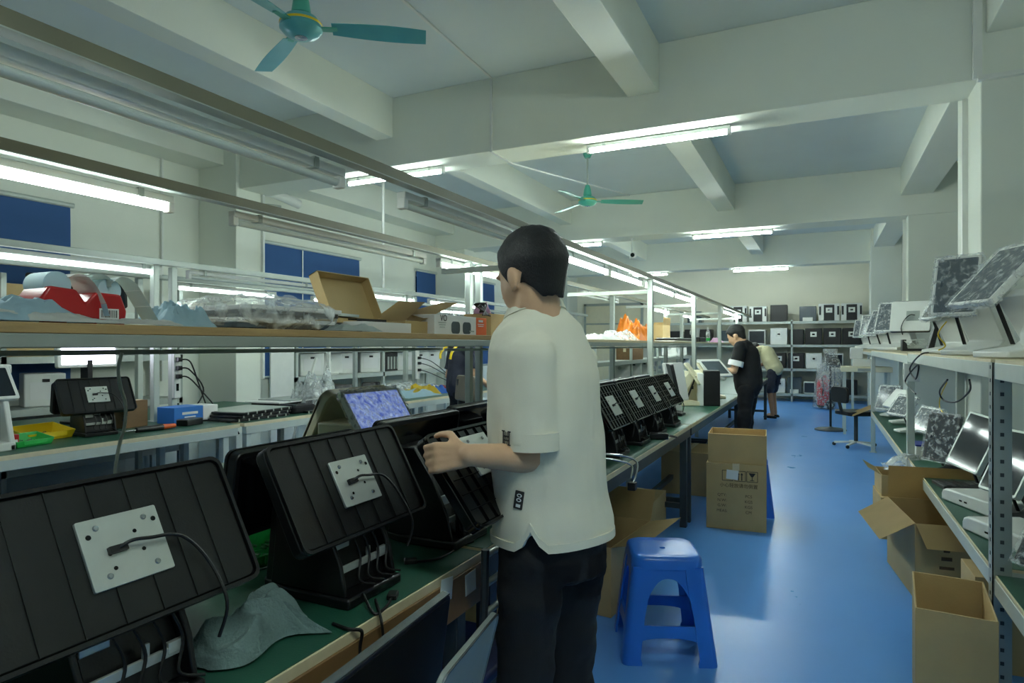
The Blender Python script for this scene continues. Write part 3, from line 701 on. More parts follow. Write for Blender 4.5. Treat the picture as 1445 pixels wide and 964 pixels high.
def hair_geo(B, parent, name='hair', line=None, seed=0, vol=.006, m=None):
    mb = MB(); n, k = 56, 40
    def lim(az):   # hairline height as a function of azimuth (0 = face)
        a = abs(az); return .062 if a < .75 else (.062-(a-.75)*.16 if a < 1.3 else (-.022 if a < 1.75 else -.022-min(1, (a-1.75)*1.6)*.05))
    rings = []
    for i in range(k+1):
        t = i/k; r_ = []
        for j in range(n):
            az = 2*math.pi*j/n; aw = (az+math.pi) % (2*math.pi)-math.pi
            zl = lim(aw); phi = t*math.pi*.5
            top = .135; z = top-(top-zl)*(1-math.cos(phi)) if t < 1 else zl
            # horizontal radius of cranium shell at that height
            q = max(-.98, min(.98, (z-.035)/.1)); rad = math.sqrt(max(.0, 1-q*q)) if z > .0 else math.sqrt(max(0, 1-((.0-.035)/.1)**2))*(1-(.0-z)*2.6)
            nz = noise.noise(V((math.cos(az)*3+seed, math.sin(az)*3, z*22)))*.5+noise.noise(V((math.cos(az)*9, math.sin(az)*9+seed, z*60)))*.8
            g = 1+vol*8*nz*.5
            tp = 1-.16*max(0, t-.72)/.28*(1 if abs(aw) > 1.3 else .4); x = -.012+(.100+vol)*rad*math.cos(az)*g*tp; y = (.077+vol)*rad*math.sin(az)*g*tp
            r_.append((x, y, z+.004*nz))
        rings.append(r_)
    inner = [[(x*.93-.001, y*.93, z) for x, y, z in rings[-1]]] + [[(x*.4, y*.4, z+.02) for x, y, z in rings[-1]]]
    mb.loft(rings[1:]+inner, M=B)
    o = mb.build(name, m or M['hair'], parent, smooth=80); return o
def wrinkle(amp, sc, vert=.35, seed=0):
    def f(co, nr):
        q = V((co.x*sc, co.y*sc, co.z*sc*vert+seed)); return nr*(noise.noise(q)*amp+noise.noise(q*2.3)*amp*.45)
    return f

# ------------------------------------------------ the worker in the white T-shirt
P = thing('person', 'worker in a white T-shirt and black jeans holding the gridded panel', 'person', (-.66, 1.64, 0), 0)
HD = 152
c0 = lambda px, py, d: W(px, py, d) - V((-.66, 1.64, 0))
hipz = .86
pel = c0(782, 800, 1.77); pel.z = .90
chest = c0(786, 560, 1.76); neck = c0(762, 448, 1.745); hc = c0(750, 393, 1.735)
shL, shR = c0(750, 500, 1.65), c0(814, 512, 1.84)
elL, elR = c0(747, 647, 1.65), c0(800, 640, 2.08)
wrL, wrR = c0(662, 642, 1.545), c0(742, 640, 2.02)
fd = V((math.cos(R(HD)), math.sin(R(HD)), 0)); sd = V((-fd.y, fd.x, 0))
b = MB()
# torso
tr = [(.80, .115, .085, 0), (.93, .122, .088, 0), (1.02, .135, .095, .0), (1.14, .15, .105, 0), (1.26, .155, .11, .0), (1.33, .148, .10, .004), (1.41, .12, .08, .012), (1.46, .075, .066, .02), (1.475, .066, .062, .02)]
def axis(z):
    t = (z-.86)/(1.45-.86); return V((pel.x+(neck.x-pel.x)*t, pel.y+(neck.y-pel.y)*t, 0))
b.loft([ellring(axis(z)+V((0, 0, z))+fd*o, a, bb_, HD) for z, a, bb_, o in tr])
seg(b, axis(1.40)+V((0, 0, 1.40)), hc-fd*.02+V((0, 0, -.03)), .068, .06)
HB = head_geo(b, hc, HD+8, 16, 1.04)
for sh, el, wr in ((shL, elL, wrL), (shR, elR, wrR)):
    seg(b, sh, el, .05, .04); seg(b, el, wr, .041, .027)
seg(b, shL, axis(1.36)+V((0, 0, 1.36)), .05, .07); seg(b, shR, axis(1.36)+V((0, 0, 1.36)), .05, .07)
hl = c0(606, 647, 1.56)-wrL
hand(b, wrL, hl, V((-.45, .85, -.25)), .98, 52, -1)
hand(b, wrR, V((-.7, -.4, .05)), V((-.2, -.9, .1)), 1.0, 45, 1)
legs = []
for s in (1, -1):
    hip = pel+sd*s*.078+V((0, 0, -.06)); knee = V((hip.x, hip.y, .47))+fd*(.02 if s > 0 else .05)+sd*s*.012; ank = V((knee.x, knee.y, .08))-fd*.03
    seg(b, hip, knee, .072, .055); seg(b, knee, ank, .055, .038); seg(b, ank+V((0, 0, -.03)), ank+fd*.15+V((0, 0, -.045)), .04, .032); legs.append((hip, knee, ank))
remesh(b, 'body', M['skin'], P, .0055, 3)
hair_geo(HB, P, seed=2)
# T-shirt: loose shell with sleeves, split hem
s = MB()
hem = .875
sr = [(hem, .178, .136, .0), (hem+.05, .175, .133, 0), (1.0, .166, .122, 0), (1.14, .166, .122, 0), (1.24, .166, .122, 0), (1.32, .163, .116, .0), (1.385, .156, .104, .004), (1.43, .134, .09, .01), (1.457, .104, .08, .014), (1.476, .082, .074, .018), (1.487, .072, .069, .02)]
rings = [ellring(axis(z)+V((0, 0, z))+fd*o, a, bb_, HD, 40) for z, a, bb_, o in sr]
for r_ in rings[-4:]:
    c_ = sum(r_, V())/len(r_)
    for q_ in r_: q_.z += .008-.28*(q_-c_).dot(fd)
def notch(ring, amt=.055):
    for j_, k_ in ((35, .35), (36, 1), (37, .25)): ring[j_*len(ring)//40].z += amt*k_
    return ring
notch(rings[0])
inn = [ellring(axis(z)+V((0, 0, z))+fd*o, a-.02, bb_-.02, HD, 40) for z, a, bb_, o in sr[:3]]
notch(inn[0]); s.loft(list(reversed(inn))+rings)
def sleeve(mb, sh, el, r0, r1, f=.86):
    d = (el-sh); e = sh+d*f
    n = 24; dn = d.normalized(); u = dn.orthogonal().normalized(); w_ = dn.cross(u)
    rg = lambda c, r: [c+(u*math.cos(2*math.pi*j/n)+w_*math.sin(2*math.pi*j/n))*r for j in range(n)]
    mb.loft([rg(sh-dn*.045, .03), rg(sh-dn*.03, .055), rg(sh, r0), rg(sh+d*.4, (r0+r1)/2), rg(e, r1), rg(e, r1-.016), rg(e-dn*.07, r1-.018)])
sleeve(s, shL, elL+V((0, 0, .01)), .064, .074, .9); sleeve(s, shR, elR, .06, .07)
seg(s, shL, axis(1.37)+V((0, 0, 1.37)), .06, .085); seg(s, shR, axis(1.37)+V((0, 0, 1.37)), .058, .085)
# folds: long soft vertical pleats at the back, creases by the armpit
def folds(co, nr):
    u = (co-pel).dot(sd); z = co.z
    k = math.sin(u*38+2.2*noise.noise(V((u*4, z*2, 0))))*.006*max(0, 1-abs(z-1.1)/.3)
    dg = noise.noise(V((co.x*9+z*7, co.y*9-z*5, z*4+3)))*.006; return nr*(k+dg+noise.noise(V((co.x*14, co.y*14, z*5)))*.004+noise.noise(V((co.x*34, co.y*34, z*14)))*.0018)
sh_ = remesh(s, 't_shirt', M['tee'], P, .007, 3, folds)
# hem band, cuff band and collar rib as raised cloth rings
hb = MB(); r0, r1 = [notch(ellring(axis(hem+q)+V((0, 0, hem+q)), .181, .139, HD, 40)) for q in (0, .022)]
r2, r3 = [notch(ellring(axis(hem+q)+V((0, 0, hem+q)), .168, .126, HD, 40)) for q in (0, .022)]
hb.loft([r0, r1, r3, r2, r0], c0=False, c1=False); hb.build('hem_band', M['tee'], sh_, smooth=60)
cb = MB(); nc = axis(1.487)+V((0, 0, 1.496))+fd*.02
def tl(r_):
    for q_ in r_: q_.z -= .28*(q_-nc).dot(fd)
    return r_
cb.loft([tl(ellring(nc+V((0, 0, dz)), a_, b_, HD, 32)) for dz, a_, b_ in ((.012, .066, .063), (.014, .073, .07), (-.014, .085, .082), (-.014, .076, .073), (.012, .066, .063))], c0=False, c1=False)
cb.build('collar', M['tee'], sh_, smooth=60)
dn = (elL-shL).normalized(); ce = shL+(elL-shL)*.9; u_ = dn.orthogonal().normalized(); w_ = dn.cross(u_)
rg = lambda c, r: [c+(u_*math.cos(2*math.pi*j/32)+w_*math.sin(2*math.pi*j/32))*r for j in range(32)]
cf = MB(); cf.loft([rg(ce, .069), rg(ce, .079), rg(ce-dn*.045, .0778), rg(ce-dn*.045, .069), rg(ce, .069)], c0=False, c1=False); cf.build('cuff', M['tee'], sh_, smooth=60)
# jeans
j = MB()
j.loft([ellring(axis(z)+V((0, 0, z)), a, bb_, HD, 32) for z, a, bb_ in ((.77, .14, .11), (.84, .148, .114), (.90, .146, .112), (.96, .142, .104))])
for hip, knee, ank in legs:
    seg(j, hip+V((0, 0, 0)), knee, .092, .076, 20); seg(j, knee, ank+V((0, 0, .0)), .074, .066, 20)
remesh(j, 'jeans', M['denim'], P, .009, 3, wrinkle(.012, 9, 1.3))
bpy.context.view_layer.update(); jo = D.objects['jeans']
pk = MB()
for sx in (-.07, .062):
    def fpk(u, v, sx=sx):
        q = axis(.8)+V((0, 0, .835-v*.13))+sd*(sx+(u-.5)*(.10-.02*v)); ok, l_, n_, _ = jo.ray_cast(q-fd*.5, fd)
        return (l_ if ok else q)-fd*.004
    pk.grid(8, 8, fpk, thick=.003)
pk.build('back_pockets', M['denim'], P)
for k, (hip, knee, ank) in enumerate(legs):
    f = MB(); e = ank+fd*.16; side = sd
    f.loft([[q+V((0, 0, -ank.z)) for q in ellring(V((ank.x, ank.y, zz))+fd*.055, a, bb_, HD, 24)] for zz, a, bb_ in ((ank.z, .046, .135), (ank.z+.02, .05, .14), (ank.z+.05, .046, .125), (ank.z+.09, .04, .07))])
    f.build('shoe', M['blackc'], P, smooth=60)
# printed marks: emblem above the cuff and woven tag near the hem
def surf_frame(pt, nrm, up=(0, 0, 1)):
    z = V(nrm).normalized(); y = (V(up)-z*V(up).dot(z)).normalized(); x = y.cross(z); B = Matrix((x, y, z)).transposed().to_4x4(); B.translation = pt; return B
def snap(o, pt, dr):
    ok, loc, nr, _ = o.ray_cast(V(pt), V(dr)); return (loc, nr) if ok else (V(pt), -V(dr))
camv = V((0, 0, CH))-V((-.66, 1.64, 0))
bpy.context.view_layer.update()
def mark(px, py):
    d = ray(px, py).normalized(); return snap(sh_, camv, d)
loc, nr = mark(716, 618)
Bm = surf_frame(loc+nr*.004, nr)
e = MB()
for sx in (-1, 1):
    e.box((sx*.012, 0, 0), (.005, .036, .001), Bm); e.box((sx*.0045, 0, 0), (.003, .03, .001), Bm); e.box((sx*.0125, .0165, 0), (.012, .003, .001), Bm); e.box((sx*.0125, -.0165, 0), (.012, .003, .001), Bm)
e.box((0, .004, 0), (.022, .004, .001), Bm); e.box((0, -.006, 0), (.022, .003, .001), Bm)
e.build('sleeve_emblem', M['ink'], sh_)
loc, nr = mark(733, 705); Bm = surf_frame(loc+nr*.004, nr) @ T(0, 0, 0, 0, 0, -10)
e = MB(); e.prism(rrect(.024, .048, .002), 0, .0012, Bm); tg = e.build('woven_tag', M['ink'], sh_)
e = MB()
for yy in (.012, .0): e.loft([[(.007*math.cos(a), yy+.005*math.sin(a), .0013) for a in [k*.5236 for k in range(12)]], [(.004*math.cos(a), yy+.0028*math.sin(a), .0016) for a in [k*.5236 for k in range(12)]]], c0=False, c1=False, M=Bm)
e.box((0, -.015, .0015), (.012, .008, .0006), Bm); e.build('tag_lettering', M['paper'], sh_)
# side slit seam
# ------------------------------------------------ generic background worker
def worker(label, base, hd, J, mats, vox=.011, pants='long', hairseed=1, s_=1.0, headpitch=20, headyaw=0, hunch=None, skin='skin', band=False):
    """J: joint heights/offsets given in the worker's own frame (x = forward, y = left, z = up)"""
    t = thing('person', label, 'person', base, 0)
    h = R(hd); Rz = Matrix.Rotation(h, 3, 'Z'); g = lambda p: Rz @ V(p)
    f_, l_ = g((1, 0, 0)), g((0, 1, 0))
    b = MB(); pel, ch, nk, hc = g(J['pelvis']), g(J['chest']), g(J['neck']), g(J['head'])
    seg(b, pel, ch, .12, .12, 18, 1.0); seg(b, ch, nk, .11, .06); seg(b, nk, hc, .055, .055)
    HB = head_geo(b, hc, hd+headyaw, headpitch, 1.0)
    arms = []
    for sd_, k in ((1, 'L'), (-1, 'R')):
        sh, el, wr = g(J['sh'+k]), g(J['el'+k]), g(J['wr'+k]); seg(b, ch*.35+nk*.65, sh, .07, .055); seg(b, sh, el, .047, .039); seg(b, el, wr, .039, .027)
        hand(b, wr, (wr-el).normalized()+V((0, 0, -.15)), V((0, 0, -1))+l_*(-sd_)*.6, 1.0, 35, sd_); arms.append((sh, el))
    lg = []
    for sd_, k in ((1, 'L'), (-1, 'R')):
        hip = pel+l_*sd_*.085+V((0, 0, -.04)); kn = g(J['kn'+k]); an = g(J['an'+k]); seg(b, hip, kn, .085, .055); seg(b, kn, an, .054, .036)
        seg(b, an+V((0, 0, -.035)), an+f_*.15+V((0, 0, -.05)), .036, .028); lg.append((hip, kn, an))
    remesh(b, 'body', M[skin], t, vox, 2)
    hair_geo(HB, t, seed=hairseed)
    s = MB(); seg(s, pel+V((0, 0, .02)), ch, .155, .148, 20); seg(s, ch, ch*.35+nk*.65, .142, .098, 20)
    for sh, el in arms:
        seg(s, ch*.35+nk*.65, sh, .085, .07); sleeve(s, sh, el, .066, .07, .78)
    sh_ = remesh(s, 't_shirt', M[mats[0]], t, vox, 2, wrinkle(.014, 8, .8, hairseed))
    if band:
        sh, el = arms[0]; d = (el-sh); dn = d.normalized(); u = dn.orthogonal().normalized(); w_ = dn.cross(u); e = sh+d*.78
        rg = lambda c, r: [c+(u*math.cos(2*math.pi*q/24)+w_*math.sin(2*math.pi*q/24))*r for q in range(24)]
        m_ = MB(); m_.loft([rg(e-dn*.055, .070), rg(e-dn*.055, .08), rg(e+dn*.005, .082), rg(e+dn*.005, .07), rg(e-dn*.055, .07)], c0=False, c1=False); m_.build('sleeve_band', M['paper'], sh_, smooth=60)
    p = MB(); seg(p, pel+V((0, 0, -.03)), pel+V((0, 0, .0)), .13, .12, 20)
    for hip, kn, an in lg:
        seg(p, hip, kn+(hip-kn)*(.12 if pants == 'short' else 0), .092, .085 if pants == 'short' else .072, 18)
        if pants == 'long': seg(p, kn, an, .072, .062, 18)
    remesh(p, 'shorts' if pants == 'short' else 'trousers', M[mats[1]], t, vox, 2, wrinkle(.012, 9, 1.2, 5))
    for hip, kn, an in lg:
        f = MB(); f.loft([ellring(V((an.x, an.y, zz))+f_*.05, a, bb_, hd, 20) for zz, a, bb_ in ((.0, .046, .135), (.02, .048, .138), (.045 if pants == 'short' else .07, .04, .11 if pants != 'short' else .12))]); f.build('sandal' if pants == 'short' else 'shoe', M['blackc'], t, smooth=60)
    return t
def at(px, d, z=0): p = W(px, CY, d); p.z = z; return p
# man in black leaning over the white units on the bench
pb = at(1056, 7.15)
worker('worker in a black T-shirt with white sleeve bands bent over the bench', pb, 172,
  dict(pelvis=(0, 0, .95), chest=(.03, 0, 1.27), neck=(.06, 0, 1.42), head=(.13, 0, 1.50), shL=(.05, .175, 1.37), shR=(.05, -.175, 1.37), elL=(.10, .21, 1.12), elR=(.12, -.2, 1.12), wrL=(.34, .13, 1.10), wrR=(.35, -.1, 1.10),
       knL=(.02, .11, .5), knR=(.05, -.11, .5), anL=(-.03, .12, .085), anR=(.03, -.12, .085)), ('blackc', 'blackc'), hairseed=4, headpitch=30, band=True)
# stooping man in beige at the back
pg = at(1090, 12.4)
worker('stooping worker in a beige T-shirt, dark shorts and sandals near the back rack', pg, 150,
  dict(pelvis=(-.05, 0, .92), chest=(.12, 0, 1.24), neck=(.27, 0, 1.33), head=(.38, 0, 1.32), shL=(.22, .18, 1.29), shR=(.22, -.18, 1.29), elL=(.3, .2, 1.03), elR=(.3, -.2, 1.03), wrL=(.5, .12, .95), wrR=(.5, -.12, .95),
       knL=(-.02, .11, .5), knR=(.06, -.11, .5), anL=(-.08, .12, .085), anR=(.02, -.12, .085)), ('beigec', 'navyc'), pants='short', hairseed=6, headpitch=45, skin='skin2')
# worker in a dark T-shirt behind the shelf posts
pd = at(650, 7.0)
worker('worker in a dark T-shirt with a yellow lanyard, half hidden by the paired posts', pd, 60,
  dict(pelvis=(0, 0, .93), chest=(.02, 0, 1.22), neck=(.04, 0, 1.40), head=(.1, 0, 1.47), shL=(.02, .185, 1.36), shR=(.02, -.185, 1.36), elL=(-.02, .24, 1.05), elR=(.05, -.24, 1.08), wrL=(.16, .2, .90), wrR=(.26, -.15, .95),
       knL=(.02, .11, .5), knR=(.05, -.11, .5), anL=(-.03, .12, .085), anR=(.03, -.12, .085)), ('navyc', 'blackc'), hairseed=8, headpitch=35)
pt = D.objects['person.003']
ln = MB()
for s_ in (-1, 1): ln.tube(smoothpts([pd*0+V((-.06+.0*s_, s_*.09, 1.43)), V((-.17, s_*.12, 1.33)), V((-.19, s_*.11, 1.25))]), .014, 8, Matrix.Rotation(R(60), 4, 'Z'))
ln.build('lanyard', M['yellowp'], pt)
# ================================================================ right shelving goods
def front_screen(parent, c, heading, tilt, w, h, th=.03, frame='white', scr='screen', wrap=False, bez=.014, name='display', up=None, twist=0, fm='film'):
    """display seen from the front: shell, dark glass, optional crinkled film bag"""
    B = panel_frame(c, heading, tilt)
    if twist: B = B @ Matrix.Rotation(R(twist), 4, 'Z')
    p = MB().prism(rrect(w, h, .014), -th, 0, B).build(name, M[frame], parent, bev=.004)
    MB().prism(rrect(w-2*bez, h-2*bez, .006), -.001, .0012, B).build('screen', M[scr], p)
    if wrap:
        def rg(k, z, dz):
            q = []
            for i_, (x, y) in enumerate(rrect(w+.022*k, h+.022*k, .02, 5)):
                nz = noise.noise(V((x*22+c[0]*7, y*22, z*30+c[1]*5))); q.append((x*(1+.02*nz), y*(1+.02*nz), z+dz*nz))
            return q
        f = MB(); f.loft([rg(.5, -th-.006, .003), rg(1, -th*.5, .004), rg(.8, .004, .003)], c0=True, c1=False, M=B)
        nu = 14
        f.grid(nu, nu, lambda u, v: ((u-.5)*(w+.016), (v-.5)*(h+.016), .005+.007*noise.noise(V((u*7+c[1]*3, v*7, c[0]*9)))+.003*noise.noise(V((u*19, v*19, c[1]*9)))), M=B)
        f.build('plastic_wrap', M[fm], p)
        for s in (-1, 1):
            MB().tube(smoothpts([((-.5+k/5)*w*1.02, s*h*.515, .004*math.sin(k*3+s)) for k in range(6)]), .0025, 5, B).build('film_seam', M['film2'], p)
    return p
def z_stand(parent, rz, s=1.0, m='white', wd=.2):
    prof = [(.17, 0), (.17, .026), (.0, .05), (-.03, .075), (.075, .255), (.03, .285), (-.055, .19), (-.125, .06), (-.12, 0)]
    Mx = Matrix.Rotation(R(rz), 4, 'Z') @ Matrix.Scale(s, 4)
    b = MB(); b.loft([[(x, -wd/2, z) for x, z in prof], [(x, wd/2, z) for x, z in prof]], M=Mx); st = b.build('stand', M[m], parent, bev=.006)
    b = MB(); b.loft([[(x-.004, -wd/2-.002, z) for x, z in [(.0, .055), (.012, .055), (.085, .24), (.073, .24)]], [(x-.004, -wd/2+.01, z) for x, z in [(.0, .055), (.012, .055), (.085, .24), (.073, .24)]]], M=Mx); b.build('rubber_strip', M['black'], st)
    b = MB(); b.box((-.06, -wd/2-.001, .14), (.022, .004, .026), Mx); b.build('port_cover', M['black'], st); return st
zt0 = zt
# near, cut by the frame
t = thing('pos_terminal', 'white terminal with a plastic wrapped screen at the right edge of the top shelf', 'terminal', (.77, 3.28, zt0), 0, 'white terminals on the top right shelf')
z_stand(t, 205, 1.0); front_screen(t, (-.10, .12, .36), 200, 42, .30, .34, wrap=True, scr='gscreen')
MB().bb((-.02, -.1, .0), (.14, .1, .2)).build('rear_column', M['white'], t, bev=.02)
t = thing('pos_terminal', 'white terminal on a folded foot with an upright film wrapped screen, next to the column', 'terminal', (.75, 4.08, zt0), 0, 'white terminals on the top right shelf')
z_stand(t, 222, 1.0, wd=.19); front_screen(t, (-.11, .02, .37), 241, 14, .215, .325, wrap=True, scr='gscreen')
b = MB(); b.sph((.02, -.1, .38), (.035, .05, .05)); b.build('side_scanner', M['white'], t)
b = MB(); b.bar((.03, -.02, .28), (-.06, 0, .36), .06, .03); b.build('screen_arm', M['white'], t, bev=.006)
t = thing('pos_terminal', 'white terminal with a tilted side-on screen behind the film wrapped upright one', 'terminal', (.76, 4.95, zt0), 0, 'white terminals on the top right shelf')
z_stand(t, 215, .9); front_screen(t, (-.06, 0, .37), 192, 30, .26, .34, wrap=True, frame='galv')
b = MB(); b.tube(smoothpts([(-.05, -.09, .2), (-.1, -.13, .12), (-.06, -.12, .05), (-.1, -.15, .02)]), .004, 6); b.build('yellow_lead', M['yellowp'], t)
# white back plate panel with grey square facing us
t = thing('pos_terminal', 'terminal with a grey square plate on its white back panel above an open black base', 'terminal', (.74, 6.6, zt0), 0)
B = panel_frame((-.05, -.08, .305), 256, 24)
p = MB().prism(rrect(.30, .285, .016), -.014, 0, B).build('white_back_panel', M['white'], t, bev=.003)
MB().prism(rrect(.1, .095, .003), -.001, .002, B @ T(.02, .0, 0)).build('square_plate', M['galv'], p)
cb = MB(); cb.tube(smoothpts([(.035, .005, .004), (.0, .0, .02), (-.04, -.05, .02), (-.06, -.12, .01), (-.05, -.17, -.02)]), .004, 7, B); cb.build('pigtail_cable', M['rubber'], p)
MB().prism(rrect(.30, .285, .016), -.04, -.0145, B).build('display_shell', M['black'], p, bev=.003)
b = MB(); prof = [(-.13, 0), (.10, 0), (.15, .25), (.12, .25), (.06, .02), (-.09, .02), (-.10, .1), (-.13, .1)]
b.loft([[(.02+y, .0, z) for y, z in prof], [(.02+y, .14, z) for y, z in prof]], M=T(0, -.09, 0)); b.build('open_base', M['black'], t, bev=.003)
r_ = random.Random(3); b = MB()
for k in range(9): b.tube(smoothpts([(r_.uniform(-.1, .08), -.095, r_.uniform(.02, .1)) for q in range(4)]), .003, 5)
b.build('cable_loom', M['plate'], t)
# further film wrapped ones
far = [(8.1, 238, 22, 'film wrapped white terminal right behind the panel with the grey plate'), (9.7, 225, 25, 'film wrapped white terminal, third from the far end of the top right shelf'),
       (11.4, 235, 18, 'film wrapped white terminal, second from the far end of the top right shelf'), (13.6, 240, 18, 'film wrapped white terminal at the far end of the top right shelf')]
for y, hd, tl, lb in far:
    t = thing('pos_terminal', lb, 'terminal', (.76, y, zt0-.0), 0, 'white terminals on the top right shelf')
    z_stand(t, hd-10, 1.15, wd=.2); front_screen(t, (-.09, -.03, .36), hd, tl, .30, .34, wrap=True, scr='gscreen')
# junction box and loose cables on the shelf front
t = thing('junction_box', 'grey white wall box fixed at the top of the white shelf post', 'box', (XS+.02, 5.57, 1.19), 0)
MB().bb((-.055, -.02, -.06), (.05, .02, .075)).build('case', M['white'], t, bev=.006)
MB().bb((-.058, -.015, -.01), (-.055, .015, .03)).build('socket_plate', M['galv'], t)
fz = lambda px, py: onX(px, py, XS-.03)
cable('looped_cable', 'black cable looping down from the top right shelf edge', [onX(1320, 498, .72), fz(1300, 500), fz(1284, 520), fz(1292, 535), fz(1296, 515), fz(1283, 528), fz(1278, 540), fz(1292, 556)], .005)
cable('looped_cable', 'black cable hanging in a loop under the second bay of the top right shelf', [onX(1337, 536, .6), onX(1326, 552, .66), onX(1332, 565, .7), onX(1350, 567, .72), onX(1368, 552, .7), onX(1368, 536, .64)], .005)
cable('yellow_cable', 'yellow wire hanging behind the looped black cable', [onX(1336, 540, .85), onX(1327, 560, .85), onX(1326, 575, .85), onX(1332, 584, .85)], .004, 'yellowp')
# ---------------- lower deck
zl0 = zl
def slab_base(label, loc, rz, s=1.0):
    t = thing('base_unit', label, 'base unit', loc, rz, 'white rounded base units on the lower right shelf')
    prof = [(-.2, 0), (-.2, .035), (-.19, .055), (-.165, .066), (.2, .075), (.2, 0)]
    b = MB(); b.loft([[(x*s, -.12*s, z*s) for x, z in prof], [(x*s, .12*s, z*s) for x, z in prof]]); p = b.build('shell', M['white'], t, bev=.01, seg=3)
    for k in range(7): pass
    b = MB()
    for k in range(7): b.box((.06*s+k*.012*s, .05*s, .0725*s), (.004*s, .04*s, .002), None)
    b.build('vent_slots', M['blackt'], p)
    b = MB(); b.box((-.03*s, -.1202*s, .03*s), (.022*s, .002, .008*s)); b.box((.01*s, -.1202*s, .03*s), (.022*s, .002, .008*s)); b.build('ports', M['blackg'], p)
    return t
g = onZ(1350, 735, zl0); slab_base('white rounded base unit with a slotted top on the green lower shelf', (.775, 4.06, zl0), -68)
slab_base('white rounded base unit closer to the camera, cut by the slotted post', (.765, 3.42, zl0), -68)
t = thing('black_keypad', 'flat black ribbed unit lying on the green lower shelf', 'keypad', (.74, 4.58, zl0), 10)
MB().bb((-.12, -.1, 0), (.14, .1, .022)).build('body', M['black'], t, bev=.004)
b = MB()
for k in range(5): b.bb((-.1+k*.045, -.09, .022), (-.075+k*.045, .09, .025))
b.build('top_ribs', M['blackt'], t)
def low_terminal(label, x, y, hd, tilt, w, h, zc, wrap=False, frame='white', scr='screen', stand='black', twist=0):
    t = thing('pos_terminal', label, 'terminal', (x, y, zl0), 0, 'terminals on the lower right shelf')
    z_stand(t, hd-5, .8 if zc < .3 else .95, stand, .16); front_screen(t, (math.cos(R(hd))*.09, math.sin(R(hd))*.09, zc), hd, tilt, w, h, wrap=wrap, frame=frame, scr=scr, twist=twist); return t
low_terminal('film wrapped dark screen terminal, second from the slotted post on the lower shelf', .76, 5.02, 222, 12, .22, .31, .245, True, 'black')
low_terminal('grey framed terminal with a big leaning screen beside the slotted post on the lower shelf', .84, 4.42, 212, 22, .24, .33, .30, False, 'galv', 'screen2', twist=-8)
low_terminal('film wrapped terminal leaning sideways beside the grey framed one', .84, 6.2, 200, 30, .32, .22, .24, True, 'white', 'gscreen', 'white')
low_terminal('white framed terminal in front of the white column on the lower shelf', .87, 3.74, 205, 25, .24, .32, .30, False, 'galv', 'screen2')
low_terminal('dark terminal in the nearest lower bay, wrapped in film', .80, 2.7, 215, 30, .26, .34, .26, True, 'black')
low_terminal('white terminal behind the white shelf post', .78, 7.3, 205, 34, .30, .22, .26, True, 'white', 'gscreen', 'white')
low_terminal('grey screened terminal left of the white shelf post', .76, 8.9, 230, 20, .26, .30, .22, True, 'white', 'gscreen', 'white')
low_terminal('white terminal panel leaning between two white shelf posts', .80, 8.1, 195, 38, .34, .24, .27, False, 'white', 'plate', 'white')
t = thing('receipt_printer', 'white flat box with a dark blue edge on the lower shelf behind the white post', 'printer', (.80, 5.62+.55-.55+.0, zl0), 0)
t.location = (.80, 5.84, zl0)
MB().bb((-.16, -.12, 0), (.1, .12, .075)).build('case', M['white'], t, bev=.006)
MB().bb((-.162, -.122, .076), (.1, .122, .088)).build('blue_lid', mat('deep_blue_plastic', (30, 44, 140), .35), t, bev=.003)
MB().cyl((-.161, 0, .04), (-.166, 0, .04), .01).build('button', M['galv'], t)
# yellow card sticking out
t = thing('card_sheet', 'pale yellow card sticking out of the far right shelf', 'card', (.50, 9.75, .50), 0)
b = MB(); b.poly([(-.14, -.12, -.05), (.08, -.14, .06), (.10, .12, .10), (-.12, .14, -.01)]); bmesh.ops.solidify(b.bm, geom=b.bm.faces[:], thickness=.004); b.build('sheet', M['kraft'], t)
# ================================================================ cartons under the right shelving
carton('nearest open carton at lower right, its near flap folded down', (.446, 2.948, 0), -5, (.245, .44, .445), flaps=None)
carton('closed carton standing beyond the nearest open one under the shelf', (.76, 3.5, 0), 2, (.34, .26, .40), opened=False)
t = carton('open carton with a square pale flap under the second shelf bay', (.667, 4.49, 0), 7, (.50, .66, .42), flaps=(None, 212, 95, 205), flaplen=.2)
pr = MB()
for k in range(3): pr.box((-.10+.12*k, -.331, .24), (.05, .002, .02)); pr.box((-.10+.12*k, -.331, .19), (.07, .002, .016)); pr.box((-.1+.12*k, -.331, .29), (.03, .002, .03))
pr.build('faded_print', M['inkb'], t)
carton('closed carton behind the open one with the square flap', (.60, 5.56, 0), 3, (.46, .44, .30), opened=False)
carton('small open carton with a plastic bag on top, stacked behind the square flap one', (.58, 5.58, .302), 3, (.40, .38, .15), flaps=(None, 150, None, None), flaplen=.1)
o = MB().grid(16, 16, lambda u, v: ((u-.5)*.34, (v-.5)*.3, .13+.10*math.sin(u*3.14)*math.sin(v*3.14)+.03*noise.noise(V((u*5, v*5, 2)))), thick=.002).build('plastic_bag', M['film2'], loc=(.58, 5.58, .36))
tag(o, 'clear plastic bag bulging from the small carton under the shelf', 'bag')
